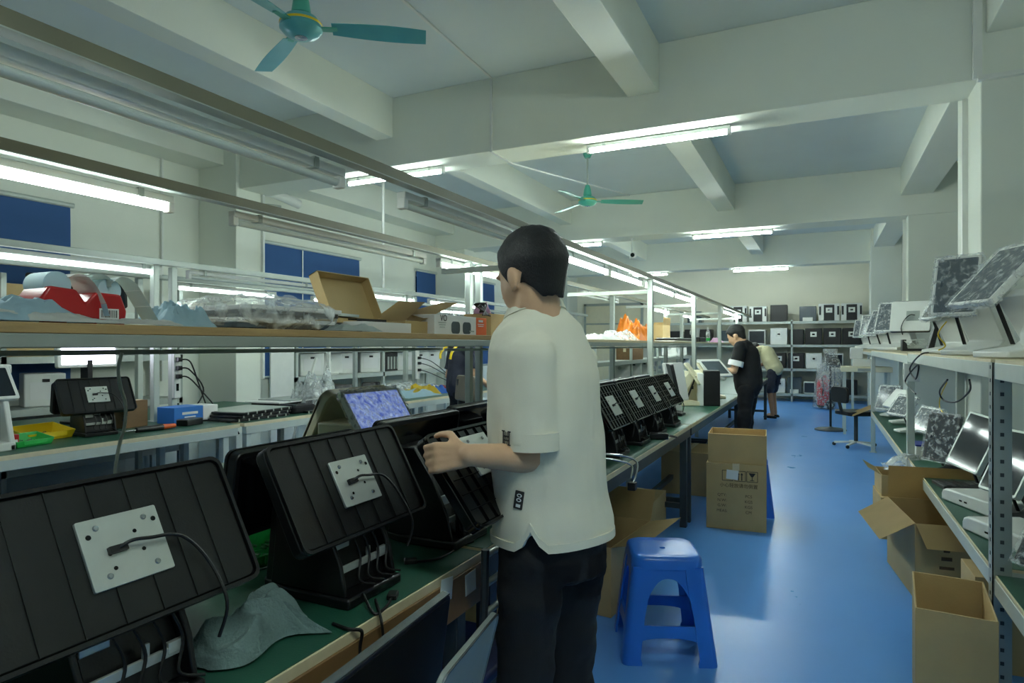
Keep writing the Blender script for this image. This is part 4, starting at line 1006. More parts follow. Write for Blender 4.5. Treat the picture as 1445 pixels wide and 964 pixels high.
# ================================================================ floor pieces beyond: fan stand, red cylinder, stools, machine table
t = thing('pedestal_fan', 'black pedestal fan wrapped in a plastic bag in the far aisle', 'fan', (onZ(1172, 607, 0).x, onZ(1172, 607, 0).y, 0), -64)
MB().lathe([(.0, 0), (.24, 0), (.24, .015), (.2, .03), (.05, .045), (.02, .06), (0, .06)], 32).build('base', M['dsteel'], t)
MB().cyl((0, 0, .05), (0, 0, 1.05), .018).build('pole', M['black'], t)
MB().lathe([(0, -.05), (.05, -.05), (.06, 0), (.06, .1), (.03, .14), (0, .14)], 20, T(0, 0, 1.12, -90)).build('motor', M['black'], t)
b = MB()
for k in range(14):
    a = 2*math.pi*k/14; b.tube([(math.cos(a)*.03, -.06, 1.12+math.sin(a)*.03), (math.cos(a)*.13, -.09, 1.12+math.sin(a)*.13), (math.cos(a)*.2, -.03, 1.12+math.sin(a)*.2), (math.cos(a)*.13, .04, 1.12+math.sin(a)*.13)], .0022, 4)
b.build('wire_cage', M['dsteel'], t)
for k in range(3):
    MB().box((.09, 0, 0), (.16, .008, .07), T(0, -.03, 1.12, 0, 0, 0) @ Matrix.Rotation(R(120*k), 4, 'Y') @ T(0, 0, 0, 25)).build('blade', M['blackt'], t, bev=.003)
def wrapf(u, v):
    a = u*2*math.pi; q = V((math.cos(a)*2, math.sin(a)*2, v*4)); r = (.12+.14*math.sin(min(1, v*1.25)*3.0)**.8)*(1+.16*noise.noise(q*1.3)); return (math.cos(a)*r, math.sin(a)*r*.6, .62+.72*v)
MB().grid(28, 20, wrapf).build('dust_bag', M['film'], t)
p = onZ(1163, 577, 0)
t = thing('fire_extinguisher', 'red wheeled extinguisher under clear plastic behind the pedestal fan', 'extinguisher', (p.x, p.y, 0), -60)
MB().lathe([(0, .08), (.13, .08), (.15, .12), (.15, .55), (.12, .64), (.05, .68), (.045, .74), (0, .74)], 28).build('tank', M['redp'], t)
for s in (-1, 1): MB().cyl((s*.17, .03, .1), (s*.2, .03, .1), .1, n=22).build('wheel', M['blackt'], t); MB().cyl((s*.201, .03, .1), (s*.206, .03, .1), .05, n=16).build('hub_cap', M['plate'], t)
b = MB(); b.tube(smoothpts([(-.1, .16, .1), (-.1, .18, .6), (-.08, .17, .95), (.08, .17, .95), (.1, .18, .6), (.1, .16, .1)]), .012, 8); b.build('handle', M['dsteel'], t)
b = MB(); b.tube(smoothpts([(.03, -.02, .74), (.12, -.12, .7), (.17, -.12, .5), (.14, -.12, .3)]), .012, 8); b.build('hose', M['rubber'], t)
MB().grid(24, 14, lambda u, v: (math.cos(u*6.283)*(.24-.1*v)*(1+.1*noise.noise(V((u*9, v*5, 3)))), math.sin(u*6.283)*(.24-.1*v), .03+.95*v)).build('clear_cover', M['film'], t)
# machine on white table, lab chair
p = onZ(1212, 622, 0)
t = thing('work_table', 'small white table carrying a machine at the far end of the right shelving', 'table', (.62, 11.6, 0), 0)
MB().bb((-.35, -.3, .98), (.35, .3, 1.06)).build('table_top', M['ivory'], t, bev=.006)
for sx in (-1, 1):
    for sy in (-1, 1): MB().bb((sx*.3-.02, sy*.25-.02, 0), (sx*.3+.02, sy*.25+.02, .98)).build('leg', M['steel'], t)
MB().bb((-.12, -.302, .995), (.06, -.298, 1.035)).build('name_plate', M['galv'], t)
t = thing('bench_machine', 'white bench machine standing on the small white table', 'machine', (.60, 11.55, 1.06), 0)
MB().bb((-.16, -.12, 0), (.14, .16, .12)).build('body', M['white'], t, bev=.01); MB().bb((-.2, -.1, .12), (-.02, .1, .3)).build('head', M['white'], t, bev=.01)
b = MB(); b.tube(smoothpts([(.05, -.1, .12), (.1, -.1, .2), (.18, -.05, .16)]), .012, 8); b.build('lever', M['galv'], t)
p = onZ(1205, 620, 0)
t = thing('office_chair', 'black swivel chair on a white footed base by the far shelf post', 'chair', (.42, 10.0, 0), 30)
for k in range(5):
    a = R(72*k); MB().bar((0, 0, .07), (math.cos(a)*.27, math.sin(a)*.27, .045), .04, .025).build('base_leg', M['white'], t, bev=.006)
    MB().sph((math.cos(a)*.27, math.sin(a)*.27, .025), .025, n=12).build('caster', M['black'], t)
MB().cyl((0, 0, .06), (0, 0, .44), .025).build('gas_lift', M['dsteel'], t)
MB().prism(rrect(.42, .42, .08, 6), .44, .50).build('seat', M['black'], t, bev=.012)
MB().bar((-.2, 0, .46), (-.24, 0, .62), .04, .015, (0, 1, 0)).build('back_bar', M['dsteel'], t)
MB().prism(rrect(.38, .22, .06, 6), -.02, .02, T(-.23, 0, .72, 90, 0, 90)).build('backrest', M['blackt'], t, bev=.01)
# ================================================================ stools
def stool(label, loc, rz, m, s=1.0, group=None, h=.47):
    t = thing('plastic_stool', label, 'stool', loc, rz, group)
    W0, W1 = .135*s, .185*s      # half widths at seat and at floor
    lev = lambda z: W0+(W1-W0)*(1-z/h)
    b = MB()
    outer = lambda k, z: [(x, y, z) for x, y in rrect(2*W0*k, 2*W0*k, .055*s*k, 6)]
    b.loft([outer(1.05, h-.055), outer(1.04, h-.02), outer(1.0, h-.006), outer(.93, h), outer(.6, h-.004), outer(.2, h-.006), outer(.085, h-.006), outer(.085, h-.02), outer(.9, h-.02), outer(.99, h-.055)], c0=False, c1=False)
    b.bm.faces.ensure_lookup_table()
    # close lower lip
    seat = b.build('seat', m, t, smooth=50)
    MB().cyl((0, 0, h-.0215), (0, 0, h-.0205), .014*s, n=16).build('seat_hole', M['blackt'], seat)
    # four side aprons with arched cut-outs; corner legs
    for k in range(4):
        Rk = Matrix.Rotation(R(90*k), 4, 'Z'); a = MB(); n = 16; th = .006
        zt_ = h-.045
        def arch(u):      # arch line of the upper opening: low at legs, high at centre
            return zt_-.05-(abs(u)**2.6)*.20
        top, arc = [], []
        for i in range(n+1):
            u = -1+2*i/n; top.append((u, zt_)); arc.append((u*.74, arch(u)))
        def pt(u, z, o=0): w_ = lev(z)*.97; return (u*w_, -w_+o, z)
        rows = lambda o: [[pt(u, z, o) for u, z in top], [pt(u, z, o) for u, z in arc]]
        f0, f1 = rows(0), rows(th)
        a.loft([f0[0], f0[1], f1[1], f1[0], f0[0]], closed=False)
        a.build('apron', m, t, smooth=50) if False else None
        ap = MB(); ap.loft([f0[0], f0[1], f1[1], f1[0], f0[0]], closed=False, M=Rk); ap.build('arched_apron', m, t, smooth=50)
        rl = MB(); arc2 = [(-1+2*i/n) for i in range(n+1)]
        q0 = [pt(u*.86, .165+.0*u, 0) for u in arc2]; q1 = [pt(u*.86, .115-.035*abs(u)**3, 0) for u in arc2]
        q2 = [pt(u*.86, .115-.035*abs(u)**3, .012) for u in arc2]; q3 = [pt(u*.86, .165, .012) for u in arc2]
        rl.loft([q0, q1, q2, q3, q0], closed=False, M=Rk); rl.build('rail', m, t, smooth=50)
        lg = MB(); sect = []
        for z in (0, .012, .03, .12, .2, .3, h-.05):
            w_ = lev(z); cw = .068*s*(1+.12*(z < .02)) if z < .25 else .075*s
            c = [( -w_, -w_)]
            r_ = .022*s
            prof = [(-w_+cw, -w_), (-w_+r_, -w_), (-w_+r_*.3, -w_+r_*.3), (-w_, -w_+r_), (-w_, -w_+cw), (-w_+.010, -w_+cw), (-w_+.012, -w_+r_*1.3), (-w_+r_*.9, -w_+r_*.9), (-w_+r_*1.3, -w_+.012), (-w_+cw, -w_+.010)]
            sect.append([(x, y, z) for x, y in prof])
        lg.loft(sect, M=Rk); lg.build('leg', m, t, smooth=50)
    return t
ps = onZ(940, 905, 0)
stool('blue plastic stool standing in the aisle by the white shirted worker', (-.67, 3.0, 0), 22, M['bluep'], 1.12, h=.46)
stool('blue plastic stool mostly hidden behind the large carton', (-.555, 5.72, 0), 10, M['bluep'])
stool('red plastic stool under the left row workbench', (-4.45, 2.05, 0), 10, M['redp'])
# ================================================================ cartons in the aisle and below the bench
def marks(t, w, l, h):
    f = -l-.0012
    b = MB()
    def sq(cx, cz, s_):
        for a in (-1, 1): b.box((cx+a*s_, f, cz), (.004, .001, 2*s_)); b.box((cx, f, cz+a*s_), (2*s_, .001, .004))
    sq(.03, .41, .038); sq(.115, .41, .038); sq(-.06, .41, .038)
    for sx in (-.012, .012): b.box((.03+sx, f, .40), (.007, .001, .045)); b.prism([(.03+sx-.01, .42), (.03+sx+.01, .42), (.03+sx, .436)], 0, .001, T(0, f, 0, 90))
    b.prism([(.09, .438), (.14, .438), (.122, .41), (.108, .41)], 0, .001, T(0, f, 0, 90)); b.box((.115, f, .398), (.005, .001, .03)); b.box((.115, f, .383), (.03, .001, .004))
    b.build('handling_symbols', M['ink'], t)
    MB().box((-.055, f-.001, .415), (.085, .001, .07), T(0, 0, 0, 0, 4)).build('address_label', M['paper'], t)
    Fm = lambda x, z: T(x, f, z, 90)
    text('小心轻放请勿倒置', 'handling_text', t, Fm(.02, .335), .034, M['inkb'])
    for k, (a, c) in enumerate((('QTY:', 'PCS'), ('N.W:', 'KGS'), ('G.W:', 'KGS'), ('MEAS:', 'CM'))):
        text(a, 'quantity_text', t, Fm(-.1, .26-.04*k), .03, M['inkb']); text(c, 'unit_text', t, Fm(.09, .26-.04*k), .03, M['inkb'])
pc = onZ(1036, 736, 0)
t = carton('large carton printed with handling symbols standing in the aisle', (-.60, 5.30, 0), 4, (.43, .40, .50), opened=False, prints=marks)
carton('open carton without lid stacked on the printed carton in the aisle', (-.595, 5.31, .502), 4, (.42, .39, .22), flaps=None)
carton('open carton with flaps splayed under the bench beside the blue stool', (-1.17, 3.5, 0), -6, (.46, .60, .36), flaps=(165, 60, 125, 120), flaplen=.19)
carton('closed carton under the bench behind the white shirted worker', (-1.15, 2.35, 0), 5, (.4, .5, .36), opened=False)
carton('flat carton on the floor beneath the black terminals farther along', (-1.3, 4.75, 0), 0, (.4, .6, .26), opened=False)
carton('carton under the farther bench near the worker in black', (-1.15, 6.4, 0), 0, (.45, .6, .4), opened=False)
carton('carton supporting the silver backed panel in front of the near bench', (-.80, .98, 0), 0, (.20, .5, .44), opened=False)
t = thing('silver_panel', 'silver backed panel with a black pigtail leaning in front of the near bench', 'panel', (-.72, 1.22, .61), 0)
B = panel_frame((0, 0, 0), 8, -14)
p = MB().prism(rrect(.34, .30, .03, 6), -.012, 0, B).build('metal_back', M['galv'], t, bev=.002)
b = MB(); o_, i_ = rrect(.34, .30, .03, 6), rrect(.334, .294, .028, 6); b.loft([[(x, y, 0) for x, y in o_], [(x, y, .004) for x, y in o_], [(x, y, .004) for x, y in i_], [(x, y, 0) for x, y in i_]], c0=False, c1=False, M=B); b.build('rim', M['chrome'], p)
b = MB()
for dx in (0, .05): b.tube(smoothpts([(.0, .02, .004), (.01, .05, .02), (-.01, .0, .02), (.0+dx, -.08, .01), (.02+dx, -.13, .006)]), .003, 6, B)
b.build('pigtail_cable', M['rubber'], p)
b = MB().grid(12, 10, lambda u, v: ((u-.35)*.22, -.11-.05*v+.02*math.sin(u*3), .004+.006*noise.noise(V((u*8, v*8, 0)))), M=B, thick=.001); b.build('peeled_tape', M['paper'], p)
t = thing('dark_panel', 'dark navy panel leaning behind the silver backed one at the bench front', 'panel', (-.84, 1.12, .62), 0)
B = panel_frame((0, 0, 0), 4, -8)
p = MB().prism(rrect(.52, .32, .02, 5), -.02, 0, B).build('dark_back', mat('navy_casing', (30, 33, 48), .35), t, bev=.003)
MB().prism(rrect(.5, .3, .015, 5), 0, .002, B).build('inner_field', M['blackt'], p)
b = MB(); b.box((.0, .162, -.01), (.5, .004, .02), B); b.build('metal_edge', M['chrome'], p)
# paper notes on the apron
for k, (px, py, lb) in enumerate(((630, 832, 'left small white note stuck on the brown bench front'), (664, 822, 'right small white note stuck on the brown bench front'))):
    q = onX(px, py, -.9125)
    o = MB().bb((-.0008, -.03, -.03), (.0008, .03, .03)).build('paper_note', M['paper'], loc=q, rot=(R(-8+10*k), 0, 0)); tag(o, lb, 'note', 'notes on the brown bench front')
# folded dark metal chair between the bench and the worker
t = thing('metal_chair', 'dark metal chair pushed under the bench in front of the white shirted worker', 'chair', (-.93, 1.72, 0), 0)
for y in (-.17, .17):
    MB().tube(smoothpts([(.10, y, .84), (.09, y, .6), (.05, y, .44), (.12, y, 0)]), .012, 8).build('rear_leg', M['dsteel'], t)
    MB().tube(smoothpts([(-.34, y, .0), (-.3, y, .44)]), .012, 8).build('front_leg', M['dsteel'], t)
for z in (.66, .74, .82): MB().cyl((.095, -.17, z), (.095, .17, z), .010, n=10).build('back_rung', M['galv'], t)
MB().prism(rrect(.4, .36, .05, 5), .43, .465, T(-.12, 0, 0)).build('seat', mat('blue_seat_vinyl', (30, 44, 110), .5), t, bev=.01)
# dark cross rails & bags under the bench further along
for k, (y, x, lb) in enumerate(((4.2, -1.25, 'black sack lying under the bench of ribbed terminals'), (5.9, -1.2, 'black sack under the farther bench'))):
    o = MB().sph((0, 0, 0), (.22, .3, .16), None, 24)
    for v in o.bm.verts: v.co *= 1+.18*noise.noise(v.co*7)
    o = o.build('black_sack', M['blackc'], loc=(x-.1, y+(-.1 if k == 0 else 1.2), .17)); tag(o, lb, 'sack')
# ================================================================ ceiling fans
def fan(label, loc, az, m, mb_):
    t = thing('ceiling_fan', label, 'ceiling fan', loc, 0, 'ceiling fans'); zc = ZC-loc[2]
    MB().lathe([(0, zc), (.06, zc), (.055, zc-.06), (.035, zc-.1), (0, zc-.1)], 20).build('canopy', m, t)
    MB().cyl((0, 0, .12), (0, 0, zc-.08), .012, n=12).build('down_rod', M['galv'], t)
    MB().lathe([(0, .22), (.025, .22), (.045, .16), (.055, .09), (.03, .07), (0, .07)], 20).build('bell_cup', m, t)
    h = MB().lathe([(0, .07), (.09, .065), (.115, .035), (.118, .0), (.09, -.03), (.04, -.045), (0, -.05)], 32).build('motor_housing', mb_, t)
    MB().lathe([(.1165, .02), (.119, .024), (.119, .03), (.1165, .034)], 32).build('gold_band', M['yellowp'], h)
    MB().lathe([(0, -.0515), (.035, -.048), (.034, -.044), (0, -.046)], 20).build('chrome_cap', M['chrome'], h)
    for k in range(3):
        Bk = Matrix.Rotation(R(az+120*k), 4, 'Z')
        a = MB(); a.bar((.1, 0, .01), (.2, 0, .012), .05, .008, M=Bk); a.build('blade_iron', m, t, bev=.002)
        bl = MB(); n = 10; up, dn_ = [], []
        for i in range(n+1):
            u = i/n; x = .17+.53*u; w_ = .05+.02*math.sin(u*2.6); tw = R(-13); droop = .012-.012*u
            up.append([(x, -w_*math.cos(tw), droop-w_*math.sin(tw)-.001), (x, w_*math.cos(tw)*.9, droop+w_*math.sin(tw)*.9-.001), (x, w_*math.cos(tw)*.9, droop+w_*math.sin(tw)*.9+.002), (x, -w_*math.cos(tw), droop-w_*math.sin(tw)+.002)])
        bl.loft(up, M=Bk); bl.build('blade', mb_, t, bev=.0008)
    return t
p1 = W(425, 42, 3.63); p2 = W(829, 286, 8.13)
fan('blue green ceiling fan close to the camera, hanging by a green cup', p1, math.degrees(TH)+8, M['fan'], M['fanb'])
fan('green ceiling fan farther away under the lit beam', p2, math.degrees(TH)-1, M['fan'], M['fan'])
# security camera under the second beam
q = onY(886, 340, 10.3)
t = thing('security_camera', 'small white security camera hanging under the second beam', 'camera', (q.x, 10.55, ZB), 0)
MB().cyl((0, 0, -.25), (0, 0, 0), .012).build('drop_rod', M['white'], t); MB().lathe([(0, 0), (.04, 0), (.04, -.015), (0, -.015)], 16).build('mount', M['white'], t)
MB().prism(rrect(.09, .09, .02), -.1, .1, T(.02, -.03, -.3, 90, 0, 20)).build('housing', M['white'], t, bev=.004); MB().cyl((.045, -.13, -.3), (.046, -.137, -.3), .035).build('lens', M['blackg'], t)
# duct elbow by the left column
q = onX(400, 280, -6.1)
t = thing('pipe_elbow', 'white pipe elbow wrapped in tape on the left wall by the column', 'pipe', (-6.45, q.y, q.z), 0)
MB().tube(smoothpts([(-.15, -.25, -.12), (0, -.22, .08), (.12, -.05, .1), (.18, .2, .06), (.2, .42, .02)]), .06, 14).build('lagged_pipe', M['white'], t)
MB().tube(smoothpts([(-.15, -.2, -.2), (.05, -.1, -.08), (.15, .15, -.06)]), .02, 8).build('thin_pipe', M['galv'], t)
# ================================================================ goods on the plank shelf (z = 1.452)
ZP = 1.4535; ZP2 = 1.4465
def onP(px, x=-1.75): r = ray(px, 470); d = x/r.x; return V((x, r.y*d, 0))
def cloth(name, label, loc, rz, w, l, h, m, cat, seed=0, n=26, rough_=1.0, thick=.002):
    def f(u, v):
        e = min(1, 5*min(u, 1-u, v, 1-v)); q = V((u*5+seed, v*5, seed))
        return ((u-.5)*w*(1+.06*noise.noise(q*1.3)), (v-.5)*l*(1+.06*noise.noise(q*1.7+V((3, 0, 0)))), .002+e*h*(.55+.45*noise.noise(q*.8*rough_)+.35*abs(noise.noise(q*2.2))))
    o = MB().grid(n, n, f, thick=thick).build(name, M[m], loc=loc, rot=(0, 0, R(rz))); return tag(o, label, cat)
# red tape dispenser with label rolls
p = onP(104, -1.78)
t = thing('label_dispenser', 'red label dispenser with rolls of stickers on the wooden plank shelf', 'dispenser', (p.x, p.y, ZP), 0); t.scale = (.8, .8, .8)
prof = [(-.13, 0), (.13, 0), (.135, .05), (.115, .105), (.03, .108), (.0, .07), (-.03, .112), (-.11, .118), (-.135, .08)]
b = MB(); b.loft([[(-.07, y, z) for y, z in prof], [(.07, y, z) for y, z in prof]]); b.build('body', M['redp'], t, bev=.008, seg=3)
MB().bb((.0705, .04, .02), (.072, .105, .055)).build('barcode_sticker', M['paper'], t)
b = MB(); r_ = random.Random(2); y = .046
while y < .098: w_ = r_.choice((.0015, .003, .0022)); b.bb((.072, y, .025), (.0726, y+w_, .05)); y += w_+r_.choice((.0018, .003))
b.build('barcode_bars', M['ink'], t)
def strip(name, parent, pts, w, m, seglen=None, up=(1, 0, 0)):
    q = smoothpts(pts, 8); b = MB(); a = [p_-V(up)*w/2 for p_ in q]; c = [p_+V(up)*w/2 for p_ in q]
    b.loft([a, c], closed=False); bmesh.ops.solidify(b.bm, geom=b.bm.faces[:], thickness=.0015); return b.build(name, M[m], parent, smooth=70)
strip('label_strip', t, [(.0, -.05, .15), (.0, -.02, .165), (.01, .01, .15), (.02, .03, .115), (.035, .045, .07)], .13, 'paper')
strip('backing_strip', t, [(.036, .045, .069), (.037, .052, .04), (.038, .054, .03)], .13, 'bluepaper')
strip('label_strip', t, [(.0, .0, .16), (.0, .05, .172), (.0, .085, .16), (.0, .09, .13)], .11, 'greypaper')
MB().lathe([(0, -.055), (.042, -.055), (.042, .055), (0, .055)], 28, T(-.01, -.075, .125, 0, 90)).build('label_roll', M['bluepaper'], t)
st = strip('label_strip', t, [(-.02, .09, .12), (.02, .115, .165), (.03, .16, .150), (.035, .20, .09), (.04, .235, .03), (.03, .26, .006)], .1, 'greypaper', up=(.9, 0, .0))
b = MB()
for k, (y, z, an) in enumerate(((.135, .163, -18), (.178, .122, -56), (.212, .068, -60))):
    b.box((.085, y, z), (.001, .045, .012), T(0, 0, 0)) if False else b.box((.036, y, z+.002), (.09, .002, .0015), None)
b.build('label_gaps', M['paper'], t)
MB().lathe([(0, -.05), (.04, -.05), (.04, .05), (0, .05)], 24, T(-.02, .1, .12, 0, 90)).build('label_roll', M['bluepaper'], t)
b = MB()
for k in range(7): b.box((.036, .012+.0*k, .1), (.0, 0, 0)) if False else None
for k in range(9): b.box((-.045+.011*k, .0415, .083), (.007*(1-.3*(k % 3 == 1)), .002, .010))
b.build('label_print', M['ink'], t)
p = onP(10, -1.75); cloth('plastic_sheet', 'light blue plastic sheet at the left end of the plank shelf', (p.x, p.y-.03, ZP), 10, .26, .30, .07, 'bluepaper', 'plastic sheet', 3)
p = onP(48, -1.70); cloth('white_bag', 'flat white plastic bag in front of the red label dispenser', (p.x+.02, p.y, ZP), 0, .13, .34, .035, 'paper', 'bag', 8)
p = onP(248, -1.78); o = cloth('paper_sheet', 'pale blue backing paper curling up left of the wrapped panels', (p.x, p.y, ZP), 6, .16, .17, .085, 'bluepaper', 'paper', 5)
p = onP(205, -1.70); cloth('label_sheet', 'loose label strip lying flat beside the blue backing paper', (p.x, p.y-.02, ZP), 0, .12, .2, .02, 'paper', 'paper', 6)
# wrapped bundle
p0, p1 = onP(275, -1.84), onP(455, -1.84)
t = thing('wrapped_panels', 'stack of panels in crumpled clear plastic on the plank shelf', 'package', (-1.86, (p0.y+p1.y)/2, ZP), 0); L = p1.y-p0.y
for k, (z, m) in enumerate(((.012, 'gscreen'), (.03, 'boardw'), (.058, 'blackt'), (.075, 'boardw'))):
    MB().prism(rrect(.3, L*.78, .015), z-.008, z+.008, T(.0, .02*k-.02, 0)).build('wrapped_panel', M[m], t, bev=.002)
def bagf(u, v):
    a = u*2*math.pi; ca, sa = math.cos(a), math.sin(a); e = math.sin(v*math.pi)**.35; q = V((ca*3, sa*3, v*9))
    return (math.copysign(abs(ca)**.6, ca)*.19*e*(1+.12*noise.noise(q)), (v-.5)*L*1.1, max(.0, .055+math.copysign(abs(sa)**.7, sa)*.068*e*(1+.35*noise.noise(q*1.7))))
MB().grid(40, 30, bagf).build('plastic_bag', M['film2'], t, smooth=60)
for k, (px, lb) in enumerate(((463, 'flat kraft sheet sticking out beside the wrapped panels'), (478, 'bundle of green edged boards left of the open white mailer'))):
    p = onP(px, -1.9); t = thing('card_stack', lb, 'card', (p.x-.05*k, p.y, ZP), 12*k)
    for i in range(3): MB().bb((-.1, -.13+.02*i, .02*i+.0+.03*k), (.1, .12-.02*i, .02*i+.012+.03*k)).build('sheet', M['kraft' if (i+k) % 2 == 0 else 'greypaper'], t)
    if k: MB().bb((-.09, -.1, 0), (.09, .1, .03)).build('sheet', M['greypaper'], t)
p = onP(497, -1.68); cloth('label_sheet', 'tangled dark printed wrappers in front of the open white mailer', (p.x, p.y, ZP), 0, .1, .26, .03, 'greypaper', 'wrappers', 14)
# open white mailer, kraft inside, lid standing
a0, a1 = onP(508, -1.72), onP(566, -1.72)
t = thing('mailer_box', 'open white mailer box with its kraft lid standing up on the plank shelf', 'box', (-1.80, (a0.y+a1.y)/2+.02, ZP), 0); l = (a1.y-a0.y)/2+.03
b = MB(); o = [(-.11, -l), (.10, -l), (.10, l), (-.11, l)]; i_ = [(-.105, -l+.005), (.095, -l+.005), (.095, l-.005), (-.105, l-.005)]
b.loft([[(x, y, 0) for x, y in o], [(x, y, .045) for x, y in o], [(x, y, .045) for x, y in i_], [(x, y, .004) for x, y in i_]]); b.build('tray', M['boardw'], t)
Bl = T(-.10, .0, .045, 0, -24, 0)
MB().bb((0, -l, 0), (.004, l, .22), Bl).build('lid', M['kraft'], t)
b = MB(); b.bb((.004, -l, 0.02), (.05, -l+.004, .22), Bl); b.bb((.004, l-.004, 0.02), (.05, l, .22), Bl); b.bb((0, -l, .216), (.05, l, .22), Bl); b.build('lid_flaps', M['kraft'], t)
MB().bb((-.08, -l*.5, .04), (-.0, l*.7, .062)).build('contents', M['blackt'], t)
# kraft carton with long flap
b0, b1 = onP(572, -1.74), onP(618, -1.74)
t = thing('cardboard_box', 'small kraft carton with one long flap raised to the right on the plank shelf', 'box', (-1.84, (b0.y+b1.y)/2, ZP), 0); l = (b1.y-b0.y)/2
b = MB(); o = [(-.1, -l), (.1, -l), (.1, l), (-.1, l)]; i_ = [(x*.95, y*.95) for x, y in o]
b.loft([[(x, y, 0) for x, y in o], [(x, y, .06) for x, y in o], [(x, y, .06) for x, y in i_], [(x, y, .005) for x, y in i_]]); b.build('box_body', M['kraft'], t)
for nm, q in (('flap', [(.1, -l, .06), (-.1, -l, .06), (-.1, l*.6, .17), (.06, l*.6, .16)]), ('flap', [(.1, -l*.3, .05), (.12, l*2.2, .17), (.0, l*2.4, .175), (-.05, -l*.2, .09)])):
    b = MB(); b.poly(q); bmesh.ops.solidify(b.bm, geom=b.bm.faces[:], thickness=.004); b.build(nm, M['kraft'], t)
# white and orange printed box
c0_, c1_, c2_ = onP(613, -1.70), onP(672, -1.70), onP(697, -1.86)
L = c1_.y-c0_.y
t = thing('printed_box', 'white printed box with an orange end and two grey pictures on the plank shelf', 'box', (-1.70, c0_.y, ZP), 0)
MB().bb((-.17, 0, 0), (0, L, .098)).build('carton', M['boardw'], t, bev=.002)
MB().bb((-.17, L, 0), (0.0, L+.12, .096)).build('orange_end', M['boardo'], t, bev=.002)
b = MB()
for k in (0, 1): b.prism(rrect(.085, .062, .02), 0, .0012, Matrix(((0, 0, 1, .0), (1, 0, 0, L*.48+.115*k), (0, 1, 0, .036), (0, 0, 0, 1))))
b.build('cup_pictures', M['gscreen'], t)
Fx = lambda y, z: Matrix(((0, 0, 1, .0012), (1, 0, 0, y), (0, 1, 0, z), (0, 0, 0, 1)))
text('VO', 'box_lettering', t, Fx(L*.2, .08), .045, M['ink'])
b = MB()
for k in range(3): b.box((.001, L*.17, .058-.011*k), (.001, .07-.012*k, .004))
b.box((.001, L*.88, .02), (.001, .05, .008)); b.build('small_print', M['galv'], t)
b = MB()
for k, (w_, z) in enumerate(((.05, .078), (.07, .06), (.06, .05))): b.box((.001, L+.05, z), (.001, w_, .012 if k == 0 else .004))
b.build('orange_side_print', M['boardw'], t)
# carton with cables & bags near the worker's face
d0, d1 = onP(676, -1.95), onP(716, -1.95)
t = carton('open carton on the plank shelf by the white shirted worker, black cables spilling out', (-2.02, (d0.y+d1.y)/2+.05, ZP), 0, (.2, .30, .15), flaps=None, group=None)
t = thing('cable_bundle', 'black cables spilling over the carton by the worker', 'cables', (-1.96, d0.y+.02, ZP+.15), 0)
for k in range(6): MB().tube(smoothpts([(-.05+.01*k, .1, .01), (.0, .04-.02*k, .05), (.05, -.1+.02*k, .03+.005*k), (.08, -.02*k, -.02)]), .005, 6).build('cable', M['rubber'], t)
cloth('pink_paper', 'pink paper poking out above the carton by the worker', (-2.05, (d0.y+d1.y)/2+.02, ZP+.15), 30, .12, .16, .09, 'pink', 'paper', 11, 12)
p = onP(655, -2.2); cloth('plastic_bag', 'clear bag heaped behind the white printed box', (p.x, p.y, ZP), 0, .2, .42, .20, 'film2', 'bag', 17)
# ---------------- beyond the worker
q = lambda px, x=-1.80: onP(px, x)
p = q(893, -1.9); cloth('orange_bag', 'crumpled orange plastic bag on the pale shelf beyond the worker', (p.x, p.y, ZP2), 0, .34, .62, .30, 'orange', 'bag', 21, 30)
p = q(872, -1.78); cloth('white_bag', 'white plastic bag in front of the orange bag', (p.x, p.y, ZP2), 0, .22, .9, .10, 'film2', 'bag', 23, 30)
p = q(850, -1.75); cloth('paper_heap', 'heap of pale papers left of the orange bag', (p.x, p.y, ZP2), 0, .2, .7, .06, 'paper', 'papers', 27, 22)
p = q(920, -2.0); carton('kraft carton with a raised flap between the orange bag and a white post', (p.x, p.y+.3, ZP2), 0, (.25, .45, .22), flaps=(95, None, 150, None), flaplen=.1, group=None)
p = q(955, -1.8); t = thing('document_stack', 'flat white folders stacked on the far pale shelf', 'papers', (p.x, p.y, ZP2), 0)
for k in range(3): MB().bb((-.14, -.8+.1*k, .018*k), (.14, .5, .018*k+.012)).build('folder', M['boardw' if k != 1 else 'blackt'], t)
p = q(999, -1.78); t = thing('water_bottle', 'clear plastic water bottle with a green label on the far shelf', 'bottle', (p.x, p.y, ZP2), 0)
MB().lathe([(0, 0), (.034, 0), (.036, .02), (.036, .15), (.03, .19), (.014, .225), (.014, .24), (0, .24)], 20).build('bottle_body', M['film2'], t); MB().lathe([(.0365, .03), (.0368, .03), (.0368, .075), (.0365, .075)], 20).build('green_label', M['greenp'], t); MB().cyl((0, 0, .24), (0, 0, .255), .015).build('cap', M['white'], t)
p = q(981, -1.78); t = thing('paper_cup', 'white mug on a black box beside the water bottle', 'cup', (p.x, p.y, ZP2+.075), 0); MB().lathe([(0, 0), (.06, 0), (.075, .14), (.07, .14), (.056, .006), (0, .006)], 20).build('cup_body', M['white'], t); MB().tube(smoothpts([(.068, 0, .11), (.11, 0, .1), (.11, 0, .05), (.062, 0, .04)]), .008, 7, Matrix.Rotation(R(-120), 4, 'Z')).build('cup_handle', M['white'], t)
t = thing('black_box', 'low black box under the white mug on the far shelf', 'box', (p.x, p.y, ZP2), 0); MB().bb((-.12, -.28, 0), (.12, .3, .07)).build('case', M['black'], t, bev=.006); MB().bb((-.1, -.26, .07), (.1, .28, .074)).build('lid_panel', M['blackt'], t)
p = q(1008, -1.8); cloth('food_bag', 'white and red food bag right of the water bottle', (p.x, p.y+.3, ZP2), 0, .2, .5, .11, 'pink', 'bag', 31, 14)
